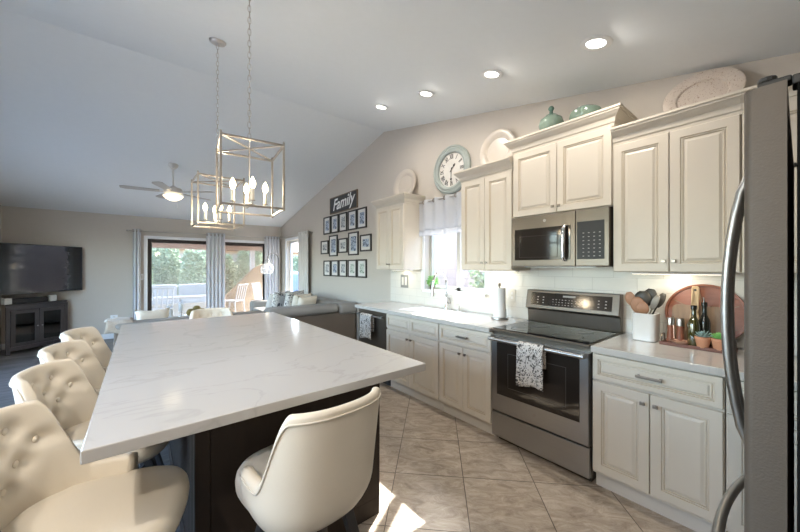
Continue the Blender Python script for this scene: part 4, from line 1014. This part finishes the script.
for k in range(10):
    y = vy0 + (vy1 - vy0) * (k / 10 + .05) ; i = int((k / 10 + .05) * 100); x_ = pth[i][0]
for k in range(1, 10, 2):
    y = vy0 + (vy1 - vy0) * (k / 10); m = MB(); m.tube([(2.80 - .004 + .016 * math.cos(q) * .0, y + .0 + .020 * math.cos(q), 2.225 + .020 * math.sin(q)) for q in [2 * PI * j / 16 for j in range(16)]], .005, 6, close=True); obj('grommet', m, 'knob_metal', t, smooth='auto')

# picture wall
def frame(y0, y1, z0, z1, label, ph, bw=.024, mw=.05):
    t = thing('picture_frame', label, 'picture frame', (XW, (y0 + y1) / 2, z0), 'black picture frames on the wall')
    m = MB(); x0 = XW - .022
    m.box(x0, XW - .0005, y0, y1, z0, z0 + bw); m.box(x0, XW - .0005, y0, y1, z1 - bw, z1); m.box(x0, XW - .0005, y0, y0 + bw, z0 + bw, z1 - bw); m.box(x0, XW - .0005, y1 - bw, y1, z0 + bw, z1 - bw); obj('border', m, 'frame_black', t)
    m = MB(); m.box(XW - .010, XW - .0005, y0 + bw, y1 - bw, z0 + bw, z1 - bw); b = obj('mat_board', m, 'mat_board', t)
    m = MB(); m.box(XW - .011, XW - .010, y0 + bw + mw, y1 - bw - mw, z0 + bw + mw, z1 - bw - mw); obj('photo_print', m, ph, b)
ORD = ['leftmost', 'second from left', 'middle', 'fourth from left', 'rightmost']
pr = ['photo_blue', 'photo_gray', 'photo_green']
C5 = [5.835, 5.515, 5.20, 4.87, 4.56]
for i, c in enumerate(C5):
    frame(c - .143, c + .143, 2.050, 2.390, 'small black picture frame, %s of the top row of five' % ORD[i], pr[(0 if i in (0, 1, 3, 4) else 1)])
    frame(c - .143, c + .143, 1.232, 1.537, 'small black picture frame, %s of the bottom row of five' % ORD[i], pr[(1, 0, 1, 2, 2)[i]])
for i, (c, a, b, hw) in enumerate(((5.945, 1.665, 1.930, .160), (5.575, 1.612, 2.012, .165), (5.205, 1.665, 1.930, .160), (4.835, 1.612, 2.012, .165), (4.445, 1.665, 1.940, .165))):
    frame(c - hw, c + hw, a, b, '%s black picture frame, %s of the middle row' % ('tall' if i in (1, 3) else 'small landscape', ORD[i]), pr[(1, 0, 1, 0, 0)[i]])
t = thing('family_sign', 'black wooden sign with white script lettering above the picture frames', 'sign', (XW, 5.195, 2.42))
m = MB(); m.box(XW - .020, XW - .0005, 4.70, 5.69, 2.42, 2.72); obj('board', m, 'sign_board', t)
m = MB(); 
for b in ((4.695, 5.695, 2.415, 2.43), (4.695, 5.695, 2.71, 2.725), (4.695, 4.71, 2.43, 2.71), (5.68, 5.695, 2.43, 2.71)): m.box(XW - .024, XW - .0005, *b)
obj('border', m, 'sign_edge', t)
text_mesh('lettering', 'Family', .29, 'sign_letter', t, Matrix.Translation((XW - .022, 5.195, 2.58)) @ TOW @ Matrix.Rotation(.06, 4, 'Z') @ Matrix.Diagonal((1.05, 1, 1, 1)), shear=.35, bold=.004)

# ------------------------------------------------------------------ living room
def curtain(label, pts, z0, z1, waves, amp, name='curtain', lining=False):
    (xa, ya), (xb_, yb_) = pts; d = Vector((xb_ - xa, yb_ - ya, 0)); n = Vector((-d.y, d.x, 0)).normalized(); N = int(waves * 14); path = []
    for i in range(N + 1):
        s = i / N; o = math.sin(s * waves * 2 * PI) * amp; p = Vector((xa, ya, 0)) + d * s + n * o; path.append((p.x, p.y))
    t = thing(name, label, 'curtain', ((xa + xb_) / 2, (ya + yb_) / 2, z0)); m = MB(); L = []
    for k in range(13):
        f = k / 12; z = z1 + (z0 - z1) * f; a = 1 - .15 * math.sin(f * 3)
        L.append([(p[0], p[1], z) for p in path])
    m.loops(L, False, False, closed=False); o = obj('cloth', m, 'curtain_lining' if lining else 'curtain_cloth', t, smooth=True, fix=False); s = o.modifiers.new('thick', 'SOLIDIFY'); s.thickness = .004
    m = MB()
    for k in range(int(waves * 2)):
        s = (k + .5) / (waves * 2); p = Vector((xa, ya, 0)) + d * s; dn = d.normalized(); m.tube([(p.x + dn.x * .022 * math.cos(q), p.y + dn.y * .022 * math.cos(q), z1 - .04 + .022 * math.sin(q)) for q in [2 * PI * j / 12 for j in range(12)]], .005, 5, close=True)
    obj('grommets', m, 'knob_metal', t, smooth='auto')
CZ = 2.185
curtain('narrow grey-blue curtain panel at the left edge of the patio door', ((-.115, YF - .09), (.015, YF - .09)), .02, CZ, 2.5, .03)
curtain('grey-blue curtain panel hanging between the two patio door panes', ((1.165, YF - .09), (1.545, YF - .09)), .02, CZ, 5, .032)
curtain('grey-blue curtain panel at the right edge of the patio door, in the room corner', ((2.43, YF - .09), (2.80, YF - .09)), .02, CZ, 5, .032)
curtain('pale grey curtain panel at the near edge of the narrow living room window', ((XW - .09, 7.12), (XW - .09, 6.56)), .02, CZ, 4, .03, lining=True)
def rod(label, a, b, br):
    t = thing('curtain_rod', label, 'curtain rod', a); m = MB(); m.tube([a, b], .011, 12); obj('pole', m, 'nickel', t, smooth='auto')
    for e in (a, b): m = MB(); m.ico(e, .024, 2); obj('finial', m, 'nickel', t, smooth=True)
    for p, q in br: m = MB(); m.tube([p, q], .006, 8); obj('bracket', m, 'nickel', t)
rz_ = CZ - .04
rod('long nickel curtain rod above the patio door', (-.19, YF - .09, rz_), (2.835, YF - .09, rz_), [((-.15, YF - .09, rz_), (-.15, YF, rz_)), ((2.82, YF - .09, rz_), (2.82, YF, rz_))])
rod('short nickel curtain rod above the narrow living room window', (XW - .09, 6.50, rz_), (XW - .09, 8.36, rz_), [((XW - .09, 6.52, rz_), (XW, 6.52, rz_)), ((XW - .09, 8.33, rz_), (XW, 8.33, rz_))])

# sofa sectional: near run has its back to the kitchen, far run along the right wall
def bb(m, x0, x1, y0, y1, z0, z1): m.box(x0, x1, y0, y1, z0, z1); return m
t = thing('sectional_sofa', 'large grey leather sectional sofa between the island and the patio door', 'sofa', (1.6, 5.4, 0))
def cush(name, x0, x1, y0, y1, z0, z1, r=.06, mt='sofa_leather', par=None):
    return obj(name, bb(MB(), x0, x1, y0, y1, z0, z1), mt, par or t, bev=r, seg=4, smooth=True)
obj('frame', bb(bb(MB(), -.22, 2.76, 4.60, 5.55, .06, .40), 1.90, 2.76, 5.55, 7.55, .06, .40), 'sofa_side', t, bev=.02)
obj('back_shell', bb(bb(MB(), -.22, 1.36, 4.62, 4.76, .40, .72), 1.365, 2.74, 4.56, 4.74, .10, .70), 'sofa_side', t, bev=.02)
cush('back_roll', -.22, 1.34, 4.60, 4.84, .70, .80, .045)
cush('back_roll', 1.355, 2.42, 4.50, 4.82, .695, .835, .062)
cush('back_roll', 2.425, 2.76, 4.50, 4.88, .66, .835, .062)
for a, b in ((-.2, .55), (.56, 1.32), (1.33, 1.88)): cush('seat_cushion', a, b, 4.86, 5.58, .40, .52)
for a, b in ((-.2, .55), (.56, 1.32), (1.36, 2.4)): cush('back_cushion', a, b, 4.84, 4.98, .50, .76, .05)
for a, b in ((4.9, 5.7), (5.71, 6.6), (6.61, 7.5)): cush('seat_cushion', 1.9, 2.5, a, b, .40, .53); cush('back_cushion', 2.42, 2.76, a, b, .50, .83, .09)
cush('armrest', 1.9, 2.76, 7.5, 7.75, .06, .66)
for x, y in ((-.12, 4.7), (2.6, 4.7), (-.12, 5.45), (2.6, 7.6), (2.0, 7.6)): obj('foot', bb(MB(), x - .03, x + .03, y - .03, y + .03, 0, .06), 'espresso', t)
def pillow(label, x, y, z, rot, mt, s=.42, tilt=.25):
    m = MB(); n = 12; L = []
    R = Matrix.Translation((x, y, z)) @ Matrix.Rotation(rot, 4, 'Z') @ Matrix.Rotation(tilt, 4, 'X'); m.T = R
    grid = lambda sg: [[((i / n - .5) * s * (1 - .10 * (1 - (2 * j / n - 1) ** 2)), sg * .075 * ((1 - (2 * i / n - 1) ** 4) * (1 - (2 * j / n - 1) ** 4)) ** .5, (j / n) * s * 1.0 - .03 * (1 - (2 * i / n - 1) ** 2) * (1 if j == n else 0) + .0) for i in range(n + 1)] for j in range(n + 1)]
    for sg in (-1, 1): m.loops(grid(sg), False, False, closed=False)
    o = obj('throw_pillow', m, mt, smooth=True); tag(o, label, 'pillow'); 
    c = Vector((x, y, z)); o.data.transform(Matrix.Translation(-c)); o.location = c; return o
pillow('grey and white throw pillow at the left end of the pillow pile', 2.02, 6.62, .54, .8, 'pillow_white', .36)
pillow('black and white floral throw pillow, leftmost of the floral ones', 2.02, 6.20, .55, .6, 'floral_pillow', .42)
pillow('large floral script throw pillow in the middle of the sofa pile', 2.10, 5.72, .55, .5, 'floral_pillow', .46)
pillow('cream throw pillow peeking above the sofa back', 2.12, 5.40, .575, .35, 'pillow_cream', .40)
pillow('cream throw pillow nearest the right end of the sofa back', 2.14, 5.20, .575, .25, 'pillow_cream', .38)
pillow('dark blue-grey throw pillow behind the cream pillows', 2.20, 6.02, .575, 1.1, 'outdoor_cushion', .40)
pillow('cream throw pillow at the left end of the near sofa back', .13, 5.12, .53, .1, 'pillow_cream', .36, tilt=-.1)
m = MB()
L = []
for i in range(13):
    u = i / 12; L.append([(-.29 + .22 * u + .01 * math.sin(k), 4.60 + .26 * math.sin(PI * k / 10) * 0 + .28 * k / 10, .815 + .010 * math.sin(u * 9 + k) - (.11 * (1 - k / 2) if k < 2 else 0)) for k in range(11)])
m.loops(L, False, False, closed=False); o = obj('throw_blanket', m, 'throw', origin=(-.18, 4.74, .8), smooth=True, fix=False); s = o.modifiers.new('thick', 'SOLIDIFY'); s.thickness = .015; tag(o, 'beige throw blanket over the left end of the near sofa back', 'blanket')
# coffee table with candles and moss balls
t = thing('console_table', 'dark narrow table beyond the sofa back carrying candles and a bowl', 'table', (.45, 6.1, 0))
obj('table_top', bb(MB(), -.1, 1.05, 5.9, 6.45, .575, .60), 'tv_wood', t, bev=.004)
for x in (-.05, 1.0):
    for y in (5.95, 6.4): obj('leg', bb(MB(), x - .02, x + .02, y - .02, y + .02, 0, .575), 'tv_wood', t)
def candle(label, x, y, h, r, hs):
    t = thing('candle_holder', label, 'candle holder', (x, y, .60)); m = MB(); m.lathe([(0, 0), (.05, 0), (.05, .006), (.012, .015), (.012, hs - .01), (r + .015, hs), (0, hs)], (x, y, .6005), 20); obj('stand', m, 'chrome', t, smooth='auto')
    m = MB(); m.lathe([(r + .012, hs), (r + .013, hs + h + .05), (r + .011, hs + h + .05), (r + .010, hs + .002)], (x, y, .6005), 24); obj('glass_cylinder', m, 'lamp_glass', t, smooth='auto')
    m = MB(); m.lathe([(0, 0), (r, 0), (r, h), (0, h)], (x, y, .6025 + hs), 20); o = obj('pillar_candle', m, 'wax', smooth='auto', origin=(x, y, .6025 + hs)); tag(o, 'cream pillar candle in the ' + label, 'candle')
candle('short glass candle holder on the living room table', .36, 6.2, .12, .035, .03)
candle('tall glass candle holder beside the moss ball bowl', .52, 6.3, .12, .03, .09)
t = thing('moss_bowl', 'shallow white bowl on the living room table', 'bowl', (.70, 6.15, .60))
m = MB(); m.lathe([(0, 0), (.08, 0), (.16, .035), (.175, .045), (.155, .045), (.07, .012), (0, .010)], (.70, 6.15, .6005), 32); obj('bowl_body', m, 'ceramic_white', t, smooth='auto')
for i, (x, y, z, lb) in enumerate(((.63, 6.11, .685, 'mossy green ball at the left of the white bowl'), (.72, 6.17, .725, 'mossy green ball on top in the middle of the white bowl'), (.79, 6.10, .684, 'mossy brown ball at the right of the white bowl'))):
    m = MB(); m.ico((x, y, z), .06, 3); o = obj('moss_ball', m, 'moss', smooth=True, origin=(x, y, z)); tag(o, lb, 'decorative ball', 'moss balls in the white bowl')

# arc floor lamp
t = thing('arc_floor_lamp', 'black arc floor lamp with a clear glass globe beside the corner curtain', 'floor lamp', (2.60, 7.95, 0))
lx, ly = 2.62, 7.95
m = MB(); m.lathe([(0, 0), (.14, 0), (.14, .02), (0, .025)], (lx, ly, 0), 28); obj('base', m, 'dark_metal', t, smooth='auto')
m = MB(); A_ = [(lx, ly, .02), (lx, ly, 1.45)]
ex, ey = 2.14, 7.25
for k in range(1, 15):
    a = PI * k / 14; f = (1 - math.cos(a)) / 2; A_.append((lx + (ex - lx) * f, ly + (ey - ly) * f, 1.53 + .20 * math.sin(a) ** .8))
A_.append((ex, ey, 1.55)); m.tube(A_, .008, 10); obj('arc_pole', m, 'dark_metal', t, smooth='auto')
m = MB(); m.lathe([(0, .07), (.02, .07), (.026, .05), (.026, 0), (0, 0)], (ex, ey, 1.49), 16); so_ = obj('socket', m, 'nickel', t, smooth='auto')
m = MB(); m.lathe([(.035, .40), (.045, .38), (.045, .35), (.07, .31), (.125, .25), (.135, .20), (.12, .13), (.08, .09), (.078, .09), (.117, .132), (.131, .20), (.121, .247), (.066, .306), (.041, .35), (.041, .38), (.031, .40)], (ex, ey, 1.17), 32); obj('glass_globe', m, 'lamp_glass', t, smooth='auto')
m = MB(); m.lathe([(.006, .11), (.02, .08), (.026, .05), (.015, .015), (0, .01)], (ex, ey, 1.36), 14); obj('bulb', m, 'bulb', so_, smooth='auto')

# corner media cabinet and television
def yaw_thing(name, label, cat, loc, ang): return thing(name, label, cat, loc, rotz=ang)
A_ = Vector((-1.025, 8.40, 0)); B_ = Vector((-1.645, 7.86, 0)); mid = (A_ + B_) / 2; ang = math.atan2((A_ - B_).y, (A_ - B_).x); Wd = (A_ - B_).length / 2
mid2 = mid + Vector((-.0, .0, 0))
t = yaw_thing('media_cabinet', 'dark wood corner media cabinet with two glass doors below the television', 'cabinet', mid2, ang)
def lbox(x0, x1, y0, y1, z0, z1): return MB().box(x0, x1, y0, y1, z0, z1)
# local: x along the front, +y back towards the corner; pentagonal plan
m = MB(); m.prism([(-Wd, .02), (Wd, .02), (Wd - .05, .09), (.10, .36), (-.10, .36), (-Wd + .05, .09)], .77, .81, 'z'); obj('top', m, 'tv_wood', t, world=False, bev=.004)
m = MB(); m.prism([(-Wd + .02, .03), (-Wd + .06, .03), (-Wd + .09, .10), (.08, .33), (.0, .33)][:5], .06, .10, 'z'); m = MB()
m.prism([(-Wd + .02, .03), (Wd - .02, .03), (Wd - .07, .09), (.09, .34), (-.09, .34), (-Wd + .07, .09)], .09, .13, 'z'); obj('floor_shelf', m, 'tv_wood', t, world=False)
m = MB(); m.prism([(-Wd + .04, .05), (Wd - .04, .05), (Wd - .08, .09), (.09, .33), (-.09, .33), (-Wd + .08, .09)], .42, .44, 'z'); obj('shelf', m, 'tv_wood', t, world=False)
m = MB()
m.prism([(Wd - .02, .02), (Wd - .06, .09), (.10, .35), (-.10, .35), (-Wd + .06, .09), (-Wd + .02, .02), (-Wd + .035, .02), (-Wd + .07, .08), (-.09, .335), (.09, .335), (Wd - .07, .08), (Wd - .035, .02)], .13, .77, 'z'); obj('side_and_back', m, 'tv_wood', t, world=False)
m = MB(); m.box(-Wd, -Wd + .05, -.0, .02, 0, .77); m.box(Wd - .05, Wd, .0, .02, 0, .77); m.box(-Wd + .05, Wd - .05, 0, .02, .71, .77); m.box(-Wd + .05, Wd - .05, 0, .02, .06, .12); obj('face_frame', m, 'tv_wood', t, world=False, bev=.003)
for s in (-1, 1):
    a, b = (-Wd + .055, -.003) if s < 0 else (.003, Wd - .055); z0, z1 = .125, .705; m = MB(); q = .055
    m.box(a, b, -.006, .014, z0, z0 + q); m.box(a, b, -.006, .014, z1 - q, z1); m.box(a, a + q, -.006, .014, z0 + q, z1 - q); m.box(b - q, b, -.006, .014, z0 + q, z1 - q); d = obj('door', m, 'tv_wood', t, world=False, bev=.003)
    m = MB(); m.box(a + q, b - q, .002, .006, z0 + q, z1 - q); obj('door_glass', m, 'cabinet_glass', d, world=False)
    m = MB(); m.ico((s * .03, -.018, .42), .014, 2); obj('knob', m, 'chrome', d, world=False, smooth=True)
c_, s_ = math.cos(ang), math.sin(ang)
def LW(x, y, z): return Vector((mid2.x + x * c_ - y * s_, mid2.y + x * s_ + y * c_, z))
t = yaw_thing('soundbar', 'black soundbar speaker on the media cabinet', 'speaker', LW(-.075, .10, .811), ang)
obj('housing', lbox(-.24, .24, -.04, .04, 0, .085), 'black_plastic', t, world=False, bev=.01)
for x, lb in ((-.365, 'small white cube speaker left of the soundbar'), (.222, 'small white cube speaker right of the soundbar')):
    t = yaw_thing('cube_speaker', lb, 'speaker', LW(x, .075, .811), ang); obj('housing', lbox(-.045, .045, -.04, .04, 0, .10), 'speaker_white', t, world=False, bev=.004); obj('grille', lbox(-.038, .038, -.043, -.040, .006, .094), 'outlet', t, world=False)
# television
A_ = Vector((-.84, 8.455, 0)); B_ = Vector((-1.80, 7.42, 0)); mid = (A_ + B_) / 2; ang = math.atan2((A_ - B_).y, (A_ - B_).x); Wd = (A_ - B_).length / 2
t = yaw_thing('television', 'large flat television angled across the living room corner', 'television', (mid.x, mid.y, .98), ang)
obj('bezel', lbox(-Wd, Wd, .0, .035, 0, .80), 'black_plastic', t, world=False, bev=.004)
obj('screen', lbox(-Wd + .012, Wd - .012, -.002, .0, .02, .788), 'tv_screen', t, world=False)
obj('wall_bracket', MB().box(-.06, .06, .035, .52, .30, .50), 'black_plastic', t, world=False)
t = thing('wall_outlet', 'white wall outlet low on the far wall left of the curtain', 'outlet', (-.40, YF, .40)); obj('cover_plate', bb(MB(), -.455, -.345, YF - .008, YF - .0005, .34, .46), 'white_trim', t, bev=.002)
obj('socket', bb(bb(MB(), -.42, -.38, YF - .010, YF - .008, .41, .44), -.42, -.38, YF - .010, YF - .008, .36, .39), 'outlet', t)
t = thing('light_switch', 'white light switch between the left curtain and the patio door', 'switch', (.02, YF, 1.2)); obj('cover_plate', bb(MB(), -.005, .055, YF - .006, YF - .0005, 1.14, 1.27), 'white_trim', t, bev=.002); obj('rocker', bb(MB(), .012, .038, YF - .010, YF - .006, 1.17, 1.24), 'outlet', t)

# ------------------------------------------------------------------ outdoors
m = MB(); m.box(-14, 24, YF + T, 30, -.12, -.04); struct('patio_floor', m, 'patio_slab')
m = MB(); m.box(XW + T, 24, -8, YF + T, -.12, -.04); m.box(-14, XL - T, -8, YF + T, -.12, -.04); struct('side_yard', m, 'gravel')
t = thing('patio_cover', 'flat roofed patio cover outside the sliding door', 'patio cover', (1.5, 10, 0))
m = MB(); m.box(-3.5, 3.85, YF + T, 12.6, 2.30, 2.42); obj('roof_slab', m, 'stucco_tan', t)
m = MB(); m.box(-3.5, 3.85, 12.4, 12.6, 2.0, 2.30); obj('beam', m, 'roof_brown', t)
m = MB(); m.box(3.10, 3.24, 12.40, 12.56, -.04, 2.0); obj('post', m, 'patio_white', t)
m = MB(); m.box(-3.3, -3.1, 12.4, 12.6, -.04, 2.0); obj('post', m, 'patio_white', t)
def shrub(x, y, h, r, label, n, seed, mt='foliage', name='garden_shrub', size=.10):
    t = thing(name, label, 'shrub', (x, y, -.04), 'shrubs beyond the patio'); rnd = random.Random(seed); m = MB()
    for i in range(n):
        a = rnd.uniform(0, 2 * PI); f = rnd.uniform(0, 1) ** .5; z = rnd.uniform(.05, 1) * h; rr = r * (1 - .35 * (z / h) ** 3) * f; p = Vector((x + rr * math.cos(a), y + rr * .7 * math.sin(a), z)); q = Euler((rnd.uniform(0, 6), rnd.uniform(0, 6), rnd.uniform(0, 6))).to_matrix(); s = size * rnd.uniform(.5, 1.2)
        m.add([tuple(p + q @ Vector(v)) for v in ((0, -s, 0), (s * .4, 0, s * .1), (0, s, 0), (-s * .4, 0, s * .1))], [(0, 1, 2, 3)])
    obj('foliage', m, mt, t, fix=False)
    m = MB(); 
    for k in range(5): a = k * 1.26; m.tube([(x, y, -.04), (x + .3 * r * math.cos(a), y + .2 * r * math.sin(a), h * .4), (x + .6 * r * math.cos(a), y + .4 * r * math.sin(a), h * .8)], .02, 6, r1=.008)
    obj('stems', m, 'bark', t)
SH = ['at the far left of the patio door view', 'second from the left beyond the outdoor sofa', 'behind the middle of the left door pane', 'just left of the middle curtain', 'at the left of the right door pane', 'behind the patio post in the right door pane', 'farthest right beyond the patio']
for i, lb in enumerate(SH):
    shrub(-.2 + .95 * i, 14.5 + .75 * (i % 2), 2.05 + .12 * ((i * 5) % 3 - 1), .62, 'leafy pale green shrub ' + lb, 5200, i + 1, size=.07)
t = thing('garden_wall', 'tan block garden wall beyond the shrubs', 'wall', (2, 16.4, -.04)); m = MB(); m.box(-8, 14, 16.3, 16.5, -.04, 2.0); obj('block_courses', m, 'block_tan', t)
m = MB(); m.box(-8, 14, 16.27, 16.53, 2.0, 2.06); obj('cap', m, 'stucco_tan', t)
t = thing('neighbour_house', 'neighbouring house with a brown roof beyond the garden wall', 'house', (2, 26, -.04)); m = MB(); m.box(-10, 16, 24, 30, -.04, 2.5); obj('walls', m, 'stucco_tan', t)
m = MB(); m.prism([(23.2, 2.5), (30.8, 2.5), (27, 4.2)], -10.5, 16.5); obj('roof', m, 'roof_brown', t)
# outdoor sofa
t = thing('outdoor_sofa', 'low outdoor sofa with pale blue-grey cushions on the patio', 'sofa', (1.3, 11.7, -.04))
obj('frame', bb(MB(), -.1, 1.88, 11.2, 12.1, -.04, .36), 'wicker', t, bev=.01)
for k in range(2): cush('back_cushion', -.05 + k * .97, .88 + k * .97, 11.85, 12.05, .38, .88, .05, 'outdoor_cushion', t); cush('seat_cushion', -.05 + k * .97, .88 + k * .97, 11.25, 11.85, .34, .50, .04, 'outdoor_cushion', t)
cush('armrest', 1.84, 1.93, 11.2, 12.1, .0, .70, .02, 'wicker', t)
t = thing('outdoor_table', 'white patio table in front of the outdoor sofa', 'table', (.9, 10.2, -.04)); obj('table_top', bb(MB(), .25, 1.55, 9.9, 10.5, .60, .64), 'patio_white', t, bev=.005)
for x in (.32, 1.48):
    for y in (9.97, 10.43): obj('leg', bb(MB(), x - .025, x + .025, y - .025, y + .025, -.04, .60), 'patio_white', t)
def pchair(label, x, y, rz):
    t = thing('patio_chair', label, 'chair', (x, y, -.04), rotz=rz)
    obj('seat', lbox(-.25, .25, -.25, .25, .42, .46), 'patio_white', t, world=False, bev=.01)
    m = MB(); 
    for k in range(5): m.bar((-.22 + .11 * k, -.24, .46), (-.22 + .11 * k, -.34, .92), .03, .02)
    m.bar((-.25, -.35, .93), (.25, -.35, .93), .05, .03); obj('backrest', m, 'patio_white', t, world=False)
    for sx in (-1, 1):
        for sy in (-1, 1): obj('leg', MB().bar((sx * .22, sy * .22, .42), (sx * .24, sy * .26, .0), .035), 'patio_white', t, world=False)
pchair('white slatted patio chair left of the white patio table', .32, 9.45, 2.8)
pchair('white patio chair seen through the right door pane', 2.15, 10.7, .8)
pchair('white patio chair beyond the other one in the right door pane', 3.1, 10.6, -2.3)
# sloping slab whose tan colour stands for sunlight on the insect screen
t = thing('sunlit_screen_shape', 'tan stucco standing in for sunlight on the screen in the right door pane', 'wall', (2.7, 10.6, -.04)); 
m = MB(); m.prism([(1.95, -.04), (3.45, -.04), (3.45, 1.62), (2.95, 1.36), (1.95, .30)], 11.4, 11.6, 'y')
obj('wedge', m, 'stucco_tan', t)
# side yard seen through kitchen window
t = thing('side_yard_wall', 'pale pinkish block wall outside the sink window', 'wall', (5.6, 4, -.04)); m = MB(); m.box(5.5, 5.7, -4, 8.0, -.04, 3.3); obj('block_courses', m, 'block_pale', t)
for i, (x, y, h) in enumerate(((4.55, 3.05, 1.45), (4.6, 3.5, 1.35), (4.5, 2.6, 1.35))):
    shrub(x, y, h, .28, ['leafy plant outside the right half of the sink window', 'leafy plant farther left outside the sink window', 'leafy plant at the right edge outside the sink window'][i], 700, 20 + i, 'foliage', 'side_yard_plant', .06)
t = thing('covered_grill', 'blue covered grill outside the narrow living room window', 'grill', (5.2, 16.5 * 0 + 12.2, -.04))
gx, gy = 4.75, 12.6
L = [[(gx + sx * a, gy + sy * a, z) for sx, sy in ((-1, -.6), (1, -.6), (1, .6), (-1, .6))] for a, z in ((.62, -.04), (.60, .8), (.50, 1.12), (.30, 1.22))]
m = MB(); m.loops(L); t.location = (gx, gy, -.04); obj('cover', m, 'grill_cover', t, bev=.04, smooth='auto')
